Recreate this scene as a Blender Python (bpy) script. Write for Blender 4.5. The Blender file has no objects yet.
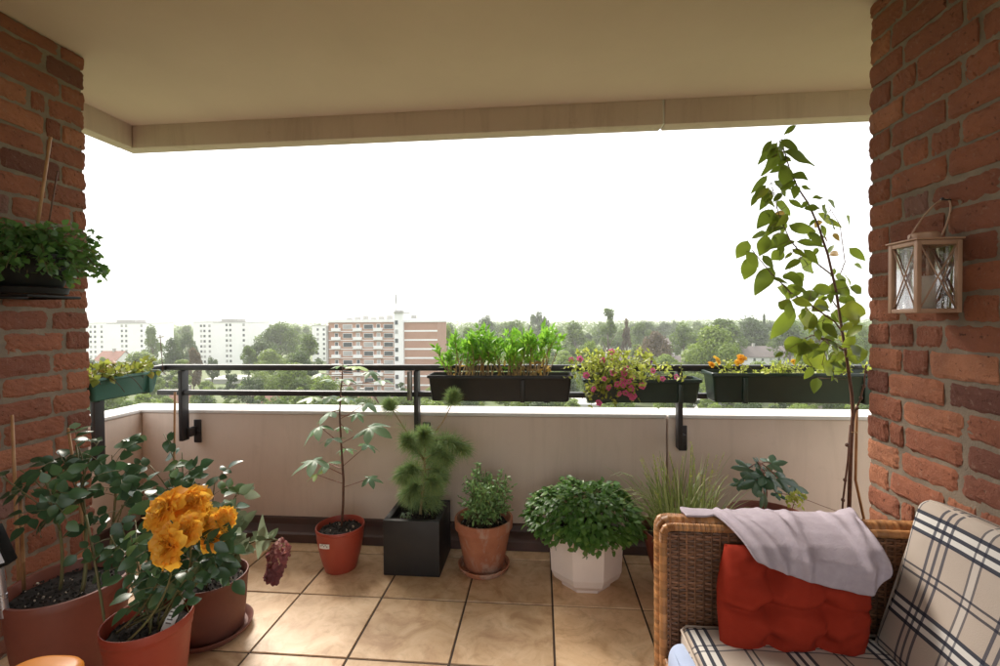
import bpy, bmesh, math, random
import numpy as np
from math import sin, cos, pi, radians, sqrt, atan2, tan
from mathutils import Vector, Matrix, Euler
rnd = random.Random(7)
scene = bpy.context.scene
col = scene.collection
H = 1.33
V = Vector

# ------------------------------------------------------------------ camera
F = 457.0; YAW = radians(5.1); PITCH = radians(.85); ROLL = radians(.46); CX, CY = 500.0, 326.4
cam_d = bpy.data.cameras.new('camera'); cam = bpy.data.objects.new('camera', cam_d); col.objects.link(cam)
RM = Matrix.Rotation(YAW, 3, 'Z') @ Matrix.Rotation(pi/2-PITCH, 3, 'X') @ Matrix.Rotation(-ROLL, 3, 'Z')
cam.matrix_world = Matrix.Translation((0, 0, H)) @ RM.to_4x4()
cam_d.sensor_width = 36; cam_d.lens = F/1000*36; cam_d.shift_x = 0; cam_d.shift_y = -(333-CY)/1000
cam_d.clip_start = .05; cam_d.clip_end = 9000
scene.camera = cam
CL = V((0, 0, H))
def ray(px, py): return RM @ V(((px-CX)/F, -(py-CY)/F, -1))
def atY(px, py, Y):
    d = ray(px, py); return CL + d*(Y/d.y)
def atX(px, py, X):
    d = ray(px, py); return CL + d*(X/d.x)
def atZ(px, py, Z):
    d = ray(px, py); return CL + d*((Z-H)/d.z)

# ------------------------------------------------------------------ materials
def nmat(name):
    m = bpy.data.materials.new(name); m.use_nodes = True
    nt = m.node_tree; p = nt.nodes['Principled BSDF']
    return m, nt, p
def N(nt, t, **kw):
    n = nt.nodes.new(t)
    for k, v in kw.items(): setattr(n, k, v)
    return n
def noise(nt, scale, detail=4, rough=.55, vec=None, dist=0):
    n = N(nt, 'ShaderNodeTexNoise'); n.inputs['Scale'].default_value = scale
    n.inputs['Detail'].default_value = detail; n.inputs['Roughness'].default_value = rough
    n.inputs['Distortion'].default_value = dist
    if vec is not None: nt.links.new(vec, n.inputs['Vector'])
    return n.outputs['Fac']
def ramp(nt, fac, stops, interp='LINEAR'):
    r = N(nt, 'ShaderNodeValToRGB'); cr = r.color_ramp; cr.interpolation = interp
    while len(cr.elements) < len(stops): cr.elements.new(.5)
    for e, (p, c) in zip(cr.elements, stops):
        e.position = p; e.color = (c, c, c, 1) if isinstance(c, (int, float)) else (*c, 1)
    nt.links.new(fac, r.inputs['Fac']); return r.outputs['Color']
def mix(nt, f, a, b, mode='MIX'):
    n = N(nt, 'ShaderNodeMix', data_type='RGBA', blend_type=mode)
    for i, v in ((0, f), (6, a), (7, b)):
        s = n.inputs[i]
        if isinstance(v, (int, float)): s.default_value = v if i == 0 else (v, v, v, 1)
        elif isinstance(v, tuple): s.default_value = (*v, 1)
        else: nt.links.new(v, s)
    return n.outputs[2]
def mth(nt, op, a, b=None, c=None):
    n = N(nt, 'ShaderNodeMath', operation=op)
    for i, v in enumerate((a, b, c)):
        if v is None: continue
        if isinstance(v, (int, float)): n.inputs[i].default_value = v
        else: nt.links.new(v, n.inputs[i])
    return n.outputs[0]
def ocoord(nt, kind='Object', scale=None):
    t = N(nt, 'ShaderNodeTexCoord').outputs[kind]
    if scale:
        m = N(nt, 'ShaderNodeMapping'); m.inputs['Scale'].default_value = scale
        nt.links.new(t, m.inputs['Vector']); t = m.outputs['Vector']
    return t
def bump(nt, p, h, strength=.3, dist=.01):
    b = N(nt, 'ShaderNodeBump'); b.inputs['Strength'].default_value = strength; b.inputs['Distance'].default_value = dist
    nt.links.new(h, b.inputs['Height']); nt.links.new(b.outputs['Normal'], p.inputs['Normal'])
def tint(nt):
    a = N(nt, 'ShaderNodeAttribute'); a.attribute_name = 'tint'; return a.outputs['Fac']

def plain(name, c1, c2=None, rough=.6, nscale=6, metal=0, bs=0, bscale=60, spec=.5, stretch=None, use_tint=0):
    m, nt, p = nmat(name)
    v = ocoord(nt, scale=stretch)
    c2 = c2 or tuple(x*.72 for x in c1)
    cc = mix(nt, ramp(nt, noise(nt, nscale, 6, .6, v), [(.3, 0), (.7, 1)]), c1, c2)
    if use_tint:
        hs = N(nt, 'ShaderNodeHueSaturation'); nt.links.new(cc, hs.inputs['Color'])
        nt.links.new(mth(nt, 'MULTIPLY_ADD', tint(nt), use_tint, 1-use_tint*.5), hs.inputs['Value'])
        cc = hs.outputs['Color']
    nt.links.new(cc, p.inputs['Base Color'])
    rr = mth(nt, 'MULTIPLY_ADD', noise(nt, nscale*2.3, 4, .6, v), .3, rough-.15)
    nt.links.new(rr, p.inputs['Roughness']); p.inputs['Metallic'].default_value = metal
    p.inputs['Specular IOR Level'].default_value = spec
    if bs: bump(nt, p, noise(nt, bscale, 5, .65, v), bs, .004)
    return m
def leafmat(name, ca, cb, cc=None, trans=.3, rough=.42, tcol=None, nscale=40):
    """leaf: colour varies from leaf to leaf (attribute tint), thin, lets light through"""
    m, nt, p = nmat(name)
    st = [(0, ca), (.75, cb), (1, cc or cb)]
    c = ramp(nt, tint(nt), st)
    c = mix(nt, mth(nt, 'MULTIPLY', noise(nt, nscale, 3, .5, ocoord(nt)), .45), c, tuple(x*.6 for x in ca))
    nt.links.new(c, p.inputs['Base Color']); p.inputs['Roughness'].default_value = rough
    tr = N(nt, 'ShaderNodeBsdfTranslucent')
    nt.links.new(mix(nt, .6, c, tcol or tuple(min(1, x*1.6) for x in cb)), tr.inputs['Color'])
    ms = N(nt, 'ShaderNodeMixShader'); ms.inputs[0].default_value = trans
    nt.links.new(p.outputs[0], ms.inputs[1]); nt.links.new(tr.outputs[0], ms.inputs[2])
    nt.links.new(ms.outputs[0], nt.nodes['Material Output'].inputs['Surface'])
    return m

def m_brick():
    m, nt, p = nmat('brick'); v = ocoord(nt)
    c = ramp(nt, tint(nt), [(0, (.15, .062, .048)), (.3, (.27, .10, .062)), (.65, (.37, .138, .078)), (.88, (.47, .20, .11)), (1, (.26, .14, .115))])
    n1 = noise(nt, 9, 6, .65, v, .4); n2 = noise(nt, 55, 5, .7, v)
    c = mix(nt, ramp(nt, n1, [(.35, 0), (.75, .65)]), c, (.20, .085, .06))
    c = mix(nt, ramp(nt, n2, [(.58, 0), (.75, .5)]), c, (.40, .27, .20))
    nt.links.new(c, p.inputs['Base Color']); p.inputs['Roughness'].default_value = .9
    p.inputs['Specular IOR Level'].default_value = .2
    pit = noise(nt, 75, 3, .6, v); c2 = mix(nt, ramp(nt, pit, [(.26, .8), (.36, 0)]), c, (.085, .045, .035)); nt.links.new(c2, p.inputs['Base Color'])
    bump(nt, p, mth(nt, 'ADD', mth(nt, 'ADD', noise(nt, 140, 8, .8, v), mth(nt, 'MULTIPLY', n1, 1.5)), ramp(nt, pit, [(.24, 0), (.38, .8)])), .9, .009)
    return m
M = {}
M['brick'] = m_brick()
M['mortar'] = plain('mortar', (.26, .205, .155), (.17, .135, .105), .95, 14, bs=.8, bscale=160, spec=.1)
def m_plaster(name, c1, c2, stain, streak=True, amt=.5):
    m, nt, p = nmat(name); v = ocoord(nt)
    c = mix(nt, ramp(nt, noise(nt, 1.6, 6, .6, v), [(.3, 0), (.72, 1)]), c1, c2)
    if streak:
        vs = ocoord(nt, scale=(6, 6, .55))
        c = mix(nt, mth(nt, 'MULTIPLY', ramp(nt, noise(nt, 1.3, 7, .72, vs, .6), [(.5, 0), (.85, 1)]), amt), c, stain)
        c = mix(nt, ramp(nt, noise(nt, 7, 6, .7, v), [(.62, 0), (.8, amt*.8)]), c, stain)
    c = mix(nt, ramp(nt, noise(nt, 90, 2, .5, v), [(.72, 0), (.76, .35)]), c, stain)
    nt.links.new(c, p.inputs['Base Color']); p.inputs['Roughness'].default_value = .85
    p.inputs['Specular IOR Level'].default_value = .25
    bump(nt, p, noise(nt, 150, 5, .7, v), .25, .003)
    return m
M['parapet'] = m_plaster('parapet_paint', (.72, .585, .49), (.64, .515, .43), (.38, .29, .22), True, .38)
M['coping'] = m_plaster('coping_skylit_paint', (.74, .71, .68), (.66, .63, .6), (.42, .38, .34), True, .3)  # whiter than the panels: sky brightness on the parapet top put into the colour
M['ceiling'] = m_plaster('ceiling_paint', (.62, .465, .39), (.565, .42, .35), (.30, .21, .16), False)
M['beam'] = m_plaster('beam_paint', (.58, .445, .38), (.50, .38, .32), (.28, .2, .15), True, .6)
M['skirting'] = plain('skirting_paint', (.085, .042, .034), (.05, .026, .022), .45, 5, bs=.1)
def m_tile():
    m, nt, p = nmat('floor_tile'); v = ocoord(nt)
    t = tint(nt)
    # every tile shifts the cloud pattern
    cmb = N(nt, 'ShaderNodeCombineXYZ'); nt.links.new(mth(nt, 'MULTIPLY', t, 37.0), cmb.inputs[0]); nt.links.new(mth(nt, 'MULTIPLY', t, 91.0), cmb.inputs[2])
    va = N(nt, 'ShaderNodeVectorMath', operation='ADD'); nt.links.new(v, va.inputs[0]); nt.links.new(cmb.outputs[0], va.inputs[1])
    vv = va.outputs[0]
    n1 = noise(nt, 5.5, 7, .6, vv, 1.4); n2 = noise(nt, 16, 6, .7, vv, .8)
    c = ramp(nt, n1, [(.28, (.42, .24, .12)), (.45, (.60, .39, .22)), (.62, (.70, .49, .30)), (.8, (.75, .57, .39))])
    c = mix(nt, ramp(nt, n2, [(.5, 0), (.75, .55)]), c, (.33, .175, .08))
    hs = N(nt, 'ShaderNodeHueSaturation'); nt.links.new(c, hs.inputs['Color']); nt.links.new(mth(nt, 'MULTIPLY_ADD', t, .28, .84), hs.inputs['Value'])
    nt.links.new(hs.outputs[0], p.inputs['Base Color'])
    nt.links.new(mth(nt, 'MULTIPLY_ADD', n2, .3, .26), p.inputs['Roughness'])
    bump(nt, p, noise(nt, 22, 4, .6, v), .06, .004)
    return m
M['tile'] = m_tile()
M['grout'] = plain('grout', (.075, .05, .036), (.05, .034, .025), .95, 20)
M['rail'] = plain('rail_paint', (.016, .014, .016), (.03, .026, .028), .45, 9, bs=.08)
M['steel'] = plain('bare_steel', (.3, .29, .28), (.2, .19, .18), .4, 20, metal=.9)
M['soil'] = plain('potting_soil', (.030, .021, .016), (.012, .009, .007), .95, 60, bs=1, bscale=150, use_tint=.35)
M['chip'] = plain('soil_chips', (.55, .47, .38), (.3, .22, .15), .8, 30, use_tint=.8)
M['red_plastic'] = plain('red_plastic_pot', (.36, .055, .03), (.31, .048, .027), .42, 7)
M['terra_plastic'] = plain('terracotta_plastic', (.23, .064, .038), (.18, .05, .031), .5, 6, bs=.08)
M['terra_dark'] = plain('dark_terracotta', (.20, .07, .048), (.14, .05, .036), .6, 5, bs=.1)
def m_terracotta():
    m, nt, p = nmat('terracotta'); v = ocoord(nt)
    c = mix(nt, ramp(nt, noise(nt, 8, 6, .65, v), [(.35, 0), (.7, 1)]), (.42, .165, .085), (.33, .115, .06))
    c = mix(nt, ramp(nt, noise(nt, 5, 7, .7, ocoord(nt, scale=(1, 1, .6)), .5), [(.50, 0), (.64, .85)]), c, (.44, .34, .27))
    c = mix(nt, ramp(nt, noise(nt, 26, 5, .7, v), [(.6, 0), (.72, .6)]), c, (.12, .06, .04))
    nt.links.new(c, p.inputs['Base Color']); p.inputs['Roughness'].default_value = .85
    bump(nt, p, noise(nt, 90, 4, .7, v), .25, .004); return m
M['terracotta'] = m_terracotta()
M['black_plastic'] = plain('black_planter', (.012, .011, .011), (.018, .017, .017), .55, 8, bs=.1)
M['dark_green_plastic'] = plain('dark_green_planter', (.012, .03, .022), (.02, .04, .03), .4, 8, bs=.08)
M['teal_plastic'] = plain('teal_planter', (.045, .15, .115), (.035, .12, .09), .4, 8)
M['white_pot'] = plain('white_pot', (.80, .715, .665), (.73, .645, .60), .4, 6)
M['bark'] = plain('bark', (.14, .095, .06), (.08, .055, .035), .85, 30, bs=.5, bscale=80)
M['brown_stem'] = plain('brown_stem', (.16, .07, .04), (.09, .04, .025), .6, 40)
M['green_stem'] = plain('green_stem', (.11, .13, .045), (.15, .10, .045), .6, 30)
M['red_petiole'] = plain('red_petiole', (.26, .08, .06), (.2, .09, .05), .55, 30)
M['bamboo'] = plain('bamboo_cane', (.46, .25, .11), (.33, .16, .07), .5, 20)
M['label'] = plain('white_label', (.8, .79, .76), (.7, .69, .66), .5, 20)
M['ink'] = plain('label_print', (.10, .09, .09), (.25, .22, .2), .5, 90)
M['rose_leaf'] = leafmat('rose_leaf', (0.033, 0.075, 0.036), (0.06, 0.128, 0.0525), (0.128, 0.21, 0.06), .2, 0.3)
M['light_leaf'] = leafmat('light_leaf', (0.121, 0.176, 0.0945), (0.23, 0.297, 0.176), (0.405, 0.446, 0.324), .25, .3)
M['fig_leaf'] = leafmat('sapling_leaf', (0.119, 0.221, 0.119), (0.204, 0.323, 0.153), (0.408, 0.561, 0.085), .3, .42)
M['pine_needle'] = leafmat('pine_needle', (0.155, 0.265, 0.124), (0.342, 0.466, 0.171), (0.621, 0.652, 0.186), .2, .5)
M['herb_leaf'] = leafmat('herb_leaf', (0.128, 0.245, 0.085), (0.255, 0.425, 0.139), (0.425, 0.595, 0.234), .25, 0.48)
M['ivy_leaf'] = leafmat('mound_leaf', (.06, .15, .03), (.13, .27, .05), (.25, .40, .09), .25, 0.4)
M['grass'] = leafmat('grass_blade', (.15, .21, .06), (.30, .35, .11), (.62, .60, .36), .3, .5)
M['sap_leaf'] = leafmat('tall_sapling_leaf', (.06, .095, .014), (.13, .185, .026), (0.39, 0.405, 0.045), .45, .42, (.30, .38, .04))
M['sap_yellow'] = leafmat('yellowing_leaf', (.30, .16, .04), (.38, .26, .06), (.3, .12, .03), .4, .5)
M['big_leaf'] = leafmat('lobed_leaf', (0.0405, 0.101, 0.054), (0.0675, 0.135, 0.0743), (0.135, 0.203, 0.135), .15, .28)
M['yg_leaf'] = leafmat('yellow_green_leaf', (0.297, 0.365, 0.054), (0.486, 0.54, 0.0945), (0.675, 0.675, 0.162), .4, .45)
M['lush_leaf'] = leafmat('lush_leaf', (0.126, 0.306, 0.036), (0.252, 0.504, 0.054), (0.486, 0.72, 0.072), .4, .4)
M['basket_leaf'] = leafmat('wall_plant_leaf', (0.0637, 0.155, 0.0455), (0.127, 0.255, 0.0546), (0.328, 0.473, 0.0728), .35, 0.42)
M['autumn_leaf'] = leafmat('autumn_leaf', (0.135, 0.216, 0.0405), (0.351, 0.378, 0.0675), (0.432, 0.176, 0.0675), .35, .45)
M['dry_stem'] = plain('dry_stem', (.40, .28, .14), (.25, .17, .08), .8, 40)
M['orange_petal'] = leafmat('orange_petal', (.98, .48, .04), (.98, .64, .09), (.98, .80, .2), .5, .5, (1, .55, .06), 25)
M['yellow_petal'] = leafmat('yellow_petal', (.92, .50, .04), (.95, .66, .08), (.95, .80, .2), .5, .5, (1, .75, .12), 25)
M['pink_petal'] = leafmat('pink_petal', (.70, .08, .24), (.82, .17, .37), (.88, .36, .52), .3, .5)
M['purple_petal'] = leafmat('purple_petal', (.22, .06, .35), (.3, .1, .45), None, .3, .5)
M['dusk_petal'] = leafmat('dusky_petal', (.13, .035, .04), (.30, .085, .085), (.62, .32, .27), .25, .6)
M['pale_petal'] = leafmat('pale_petal', (.75, .5, .45), (.8, .62, .56), None, .3, .5)
M['throat'] = plain('flower_throat', (.12, .03, .08), (.5, .4, .1), .6, 40)
M['wicker'] = plain('wicker_strand', (.20, .092, .044), (.12, .052, .027), .5, 18, bs=.2, use_tint=.9)
M['rattan'] = plain('rattan_wrap', (.46, .23, .09), (.30, .13, .05), .4, 22, use_tint=.7)
M['wicker_dark'] = plain('wicker_core', (.04, .02, .012), (.03, .015, .01), .8, 18)
M['red_fabric'] = plain('red_cotton', (.33, .032, .015), (.28, .026, .012), .9, 12, bs=.35, bscale=260, spec=.15)
M['lilac'] = plain('lilac_fleece', (.45, .39, .44), (.385, .33, .38), .95, 40, bs=.5, bscale=220, spec=.1)
M['blue_fabric'] = plain('pale_blue_cotton', (.46, .54, .74), (.40, .48, .68), .9, 12, bs=.2, bscale=200, spec=.15)
M['copper'] = plain('copper_lantern', (.50, .31, .215), (.40, .235, .16), .5, 12, metal=.15)
M['candle'] = plain('candle_wax', (.80, .76, .68), (.74, .68, .6), .5, 9)
M['orange_plastic'] = plain('orange_plastic', (.85, .30, .03), (.80, .27, .025), .4, 5)
M['silver'] = plain('silver_tube', (.55, .53, .56), (.45, .43, .46), .3, 9, metal=.8)
M['black'] = plain('black_paint', (.006, .006, .0065), (.010, .010, .010), .55, 9, spec=.25)
M['panel'] = plain('pale_panel', (.75, .76, .82), (.65, .66, .74), .3, 9)
def m_glass():
    m, nt, p = nmat('lantern_glass'); p.inputs['Base Color'].default_value = (.92, .95, .93, 1)
    p.inputs['Roughness'].default_value = .04; p.inputs['Transmission Weight'].default_value = 1; p.inputs['IOR'].default_value = 1.1
    tr = N(nt, 'ShaderNodeBsdfTransparent'); gl = N(nt, 'ShaderNodeBsdfGlossy'); gl.inputs['Roughness'].default_value = .05
    ms = N(nt, 'ShaderNodeMixShader'); fr = N(nt, 'ShaderNodeFresnel'); fr.inputs['IOR'].default_value = 1.6
    nt.links.new(mth(nt, 'MULTIPLY', fr.outputs[0], .5), ms.inputs[0]); nt.links.new(tr.outputs[0], ms.inputs[1]); nt.links.new(gl.outputs[0], ms.inputs[2])
    nt.links.new(ms.outputs[0], nt.nodes['Material Output'].inputs['Surface']); return m
M['glass'] = m_glass()
def m_plaid():
    m, nt, p = nmat('plaid_cotton')
    uv = N(nt, 'ShaderNodeUVMap').outputs[0]; s = N(nt, 'ShaderNodeSeparateXYZ'); nt.links.new(uv, s.inputs[0])
    P = .25
    def bands(c, dark, white, P=.25):
        f = mth(nt, 'FRACT', mth(nt, 'DIVIDE', c, P))
        def lines(ls):
            st = [(0, 0)]
            for a, w, k in ls: st += [((a-w/2)/P, k), ((a+w/2)/P, 0)]
            return ramp(nt, f, st, 'CONSTANT')
        return lines(dark), lines(white)
    # lengthwise: bold triple with white between, then a fine pair ; crosswise: fine triple, fine pair
    d1, w1 = bands(s.outputs[1], [(.028, .0105, .95), (.054, .0105, .95), (.080, .0105, .95), (.160, .0062, .85), (.180, .0062, .85)], [(.055, .058, .85)])
    d2, w2 = bands(s.outputs[0], [(.030, .0085, .85), (.052, .0085, .85), (.074, .0085, .85), (.150, .0058, .75), (.172, .0058, .75)], [(.161, .016, .4)], .215)
    v = ocoord(nt)
    c = mix(nt, ramp(nt, noise(nt, 5, 4, .6, v), [(.3, 0), (.7, 1)]), (.54, .455, .39), (.49, .41, .35))
    c = mix(nt, w1, c, (.76, .74, .71)); c = mix(nt, w2, c, (.72, .68, .64))
    c = mix(nt, d2, c, (.055, .058, .085)); c = mix(nt, d1, c, (.03, .034, .055))
    nt.links.new(c, p.inputs['Base Color']); p.inputs['Roughness'].default_value = .92; p.inputs['Specular IOR Level'].default_value = .15
    wv = noise(nt, 420, 2, .6, v); bump(nt, p, mth(nt, 'ADD', wv, mth(nt, 'MULTIPLY', noise(nt, 9, 3, .5, v), 2.5)), .3, .006)
    return m
M['plaid'] = m_plaid()
# far things
M['far_white'] = plain('white_render', (.80, .80, .79), (.76, .76, .75), .85, .3)
M['far_brick'] = plain('far_brick', (.42, .26, .195), (.38, .225, .165), .9, .4)
M['far_brick2'] = plain('far_pale_brick', (.42, .30, .23), (.37, .26, .2), .9, .4)
M['far_window'] = plain('far_window', (.06, .07, .08), (.10, .11, .12), .15, 2)
M['far_grey'] = plain('far_concrete', (.42, .41, .39), (.36, .35, .33), .9, .4)
M['roof_red'] = plain('roof_red', (.27, .13, .095), (.21, .10, .075), .85, .8, bs=.3, bscale=6)
M['roof_grey'] = plain('roof_grey', (.20, .165, .155), (.16, .13, .125), .85, .8, bs=.3, bscale=6)
M['roof_flat'] = plain('roof_flat', (.55, .54, .52), (.45, .44, .42), .9, .5)
M['ground'] = plain('ground_cover', (.08, .12, .03), (.15, .16, .08), .95, .035)
for k, (a, b, c) in dict(tree_mid=((.06, .105, .014), (.11, .17, .024), (.17, .235, .034)), tree_dark=((.04, .07, .02), (.066, .105, .028), (.10, .14, .04)),
                   tree_light=((.11, .165, .02), (.18, .25, .03), (.25, .33, .045)), tree_brown=((.10, .066, .037), (.135, .095, .048), (.15, .12, .055))).items():
    M[k] = leafmat(k, a, b, c, .42, .6, nscale=1.2)
M['far_trunk'] = plain('far_trunk', (.12, .09, .065), (.08, .06, .045), .9, 2)

# ------------------------------------------------------------------ mesh builder
def wloc(o):
    s = V((0, 0, 0))
    while o is not None: s += o.location; o = o.parent
    return s
def tag(o, label=None, cat=None, group=None, kind=None):
    for k, v in (('label', label), ('category', cat), ('group', group), ('kind', kind)):
        if v: o[k] = v
    return o
def thing(name, label, cat, loc=(0, 0, 0), group=None):
    o = bpy.data.objects.new(name, None); o.empty_display_size = .1; col.objects.link(o); o.location = loc
    return tag(o, label, cat, group)
class MB:
    def __init__(s): s.v = []; s.f = []; s.m = []; s.t = []; s.uv = []
    def add(s, vs, fs, mi=0, t=.5, uvs=None):
        o = len(s.v); s.v.extend(tuple(p) for p in vs)
        for i, f in enumerate(fs):
            s.f.append(tuple(o+k for k in f)); s.m.append(mi); s.t.append(t)
            s.uv.append(uvs[i] if uvs else None)
        return s
    def box(s, x0, x1, y0, y1, z0, z1, mi=0, t=.5, M4=None):
        vs = [V((x, y, z)) for z in (z0, z1) for y in (y0, y1) for x in (x0, x1)]
        if M4 is not None: vs = [M4 @ p for p in vs]
        return s.add(vs, [(0, 2, 3, 1), (4, 5, 7, 6), (0, 1, 5, 4), (2, 6, 7, 3), (0, 4, 6, 2), (1, 3, 7, 5)], mi, t)
    def bbox(s, x0, x1, y0, y1, z0, z1, b=.004, mi=0, t=.5, M4=None):
        """box with chamfered edges"""
        bm = bmesh.new(); bmesh.ops.create_cube(bm, size=1)
        for v in bm.verts: v.co = V(((x0+x1)/2+v.co.x*(x1-x0), (y0+y1)/2+v.co.y*(y1-y0), (z0+z1)/2+v.co.z*(z1-z0)))
        bmesh.ops.bevel(bm, geom=bm.edges[:], offset=b, segments=2, affect='EDGES', profile=.5)
        bm.verts.index_update(); vs = [v.co.copy() for v in bm.verts]
        if M4 is not None: vs = [M4 @ p for p in vs]
        s.add(vs, [[v.index for v in f.verts] for f in bm.faces], mi, t); bm.free(); return s
    def tube(s, pts, r, n=6, mi=0, t=.5, cap=True):
        pts = [V(p) for p in pts]; rs = r if isinstance(r, (list, tuple)) else [r]*len(pts)
        d = (pts[1]-pts[0]).normalized(); a = d.orthogonal().normalized(); vs = []; fs = []
        for i, p in enumerate(pts):
            d = (pts[min(i+1, len(pts)-1)]-pts[max(i-1, 0)])
            if d.length < 1e-9: d = V((0, 0, 1))
            d.normalize(); a = a-d*a.dot(d); a = a.normalized() if a.length > 1e-6 else d.orthogonal().normalized(); b = d.cross(a)
            vs += [p+(a*cos(2*pi*k/n)+b*sin(2*pi*k/n))*rs[i] for k in range(n)]
        for i in range(len(pts)-1):
            for k in range(n):
                k2 = (k+1) % n; fs.append((i*n+k, i*n+k2, (i+1)*n+k2, (i+1)*n+k))
        if cap: fs.append(tuple(range(n-1, -1, -1))); fs.append(tuple((len(pts)-1)*n+k for k in range(n)))
        return s.add(vs, fs, mi, t)
    def lathe(s, prof, c=(0, 0, 0), n=40, mi=0, sx=1, sy=1, rot=0, t=.5, wob=0):
        vs = []; fs = []
        for r, z in prof:
            for k in range(n):
                a = 2*pi*k/n+rot
                rr = r*(1+wob*sin(3*a+z*9))
                vs.append(V((c[0]+rr*cos(a)*sx, c[1]+rr*sin(a)*sy, c[2]+z)))
        for i in range(len(prof)-1):
            for k in range(n):
                k2 = (k+1) % n; fs.append((i*n+k, i*n+k2, (i+1)*n+k2, (i+1)*n+k))
        fs.append(tuple(range(n-1, -1, -1)))
        return s.add(vs, fs, mi, t)
    def leaf(s, p, d, n, L, W, shape='ovate', droop=.25, fold=.18, t=.5, mi=0, seg=5, wave=0):
        d = V(d).normalized(); n = V(n); n = n-d*n.dot(d); n = n.normalized() if n.length > 1e-5 else d.orthogonal().normalized()
        sd = d.cross(n); p = V(p); vs = []
        for i in range(seg+1):
            u = i/seg
            if shape == 'ovate': w = sin(pi*min(1, u**.8))**.8*(1-.25*u)
            elif shape == 'round': w = sqrt(max(0, 1-(2*u-1)**2))
            elif shape == 'lance': w = sin(pi*u**.75)*(1-.35*u)
            elif shape == 'heart': w = (min(1, u*6))*(1-u)**.7*1.15
            elif shape == 'blade': w = 1-u**2
            else: w = sin(pi*u)
            w = max(w, .03)*W*.5
            ctr = p+d*(L*u*(1-.3*droop*u))-n*(droop*L*u*u*.7)
            wv = n*(wave*W*sin(u*9+t*20))
            vs += [ctr-sd*w+n*(fold*w)+wv, ctr, ctr+sd*w+n*(fold*w)-wv]
        fs = []
        for i in range(seg):
            a = i*3; fs += [(a, a+1, a+4, a+3), (a+1, a+2, a+5, a+4)]
        return s.add(vs, fs, mi, t)
    def lobed(s, p, d, n, R, lobes=5, depth=.55, t=.5, mi=0, curl=.3, stretch=1):
        """palmate leaf: blade around the petiole end p, main lobe along d"""
        d = V(d).normalized(); n = V(n); n = (n-d*n.dot(d)).normalized(); sd = d.cross(n); p = V(p)
        K = lobes*6; vs = [p]
        span = pi*1.72
        for ring in (.5, 1):
            for k in range(K+1):
                a = -span/2+span*k/K
                ph = (k/K*lobes) % 1
                lob = (1-abs(2*ph-1))**.85
                r = R*((1-depth)+depth*lob)*(1-.28*abs(a)/(span/2))*(1 if ring == 1 else .5+.04*sin(k))
                r = r if ring == 1 else min(r, R*.42)
                q = p+(d*cos(a)*stretch+sd*sin(a))*r
                vs.append(q-n*(curl*(r*r)/R)+n*(.05*R*sin(5*a+t*9)*ring))
        fs = []
        for k in range(K):
            fs.append((0, 1+k, 2+k)); a = 1+k; b = 1+K+1+k; fs.append((a, b, b+1, a+1))
        return s.add(vs, fs, mi, t)
    def build(s, name, mats, parent=None, smooth=True, loc=None, merge=False, angle=None):
        me = bpy.data.meshes.new(name)
        off = wloc(parent) if parent is not None else (V(loc) if loc is not None else V((0, 0, 0)))
        A = np.array(s.v, float)-np.array(off)
        me.from_pydata(A.tolist(), [], s.f)
        for m in (mats if isinstance(mats, (list, tuple)) else [mats]): me.materials.append(m)
        me.polygons.foreach_set('material_index', s.m)
        if smooth: me.polygons.foreach_set('use_smooth', [True]*len(s.f))
        a = me.attributes.new('tint', 'FLOAT', 'FACE'); a.data.foreach_set('value', s.t)
        if any(u is not None for u in s.uv):
            l = me.uv_layers.new(name='UVMap'); fl = []
            for f, u in zip(s.f, s.uv):
                fl += [c for q in (u if u is not None else [(0, 0)]*len(f)) for c in q]
            l.data.foreach_set('uv', fl)
        me.validate(); me.update()
        if merge or angle:
            bm = bmesh.new(); bm.from_mesh(me)
            if merge: bmesh.ops.remove_doubles(bm, verts=bm.verts, dist=1e-5)
            if angle:
                for e in bm.edges:
                    if len(e.link_faces) == 2 and e.calc_face_angle(0) > angle: e.smooth = False
            bm.to_mesh(me); bm.free()
        o = bpy.data.objects.new(name, me); col.objects.link(o)
        if parent is not None: o.parent = parent
        elif loc is not None: o.location = loc
        return o
def rv(s=1): return V((rnd.gauss(0, s), rnd.gauss(0, s), rnd.gauss(0, s)))
def bez(p0, p1, p2, n=8): return [V(p0)*(1-t)**2+V(p1)*2*t*(1-t)+V(p2)*t*t for t in [i/n for i in range(n+1)]]
def along(pts, u):
    k = u*(len(pts)-1); i = min(int(k), len(pts)-2); return pts[i].lerp(pts[i+1], k-i), (pts[i+1]-pts[i]).normalized()
def tomo(o, kind='structure'): o['kind'] = kind; return o

# ------------------------------------------------------------------ the balcony shell
YW = 1.985; XL = -2.13; XR = 1.325; ZC = 2.578; YP = 2.70
# floor: tiles as real plates over a grout bed
mb = MB(); sx, sy = .4075, .3955; gj = .0034
xs = [.046+sx*k for k in range(-8, 8)]; ys = [2.117+sy*k for k in range(-9, 3)]
for i in range(len(xs)-1):
    for j in range(len(ys)-1):
        x0, x1, y0, y1 = xs[i]+gj, xs[i+1]-gj, ys[j]+gj, min(ys[j+1]-gj, 2.72)
        x0 = max(x0, -2.57); x1 = min(x1, 2.6)
        if x1-x0 < .02 or y1-y0 < .02: continue
        dz = rnd.uniform(-.0008, .0008); b = .0025; t = rnd.random()
        vs = [(x0, y0, -.006), (x1, y0, -.006), (x1, y1, -.006), (x0, y1, -.006), (x0+b, y0+b, dz), (x1-b, y0+b, dz), (x1-b, y1-b, dz), (x0+b, y1-b, dz)]
        mb.add(vs, [(4, 5, 6, 7), (0, 1, 5, 4), (1, 2, 6, 5), (2, 3, 7, 6), (3, 0, 4, 7)], 0, t)
mb.box(-2.57, 2.62, -1.35, 2.72, -.2, -.0045, 1)
tomo(mb.build('floor', [M['tile'], M['grout']], smooth=False))
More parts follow.
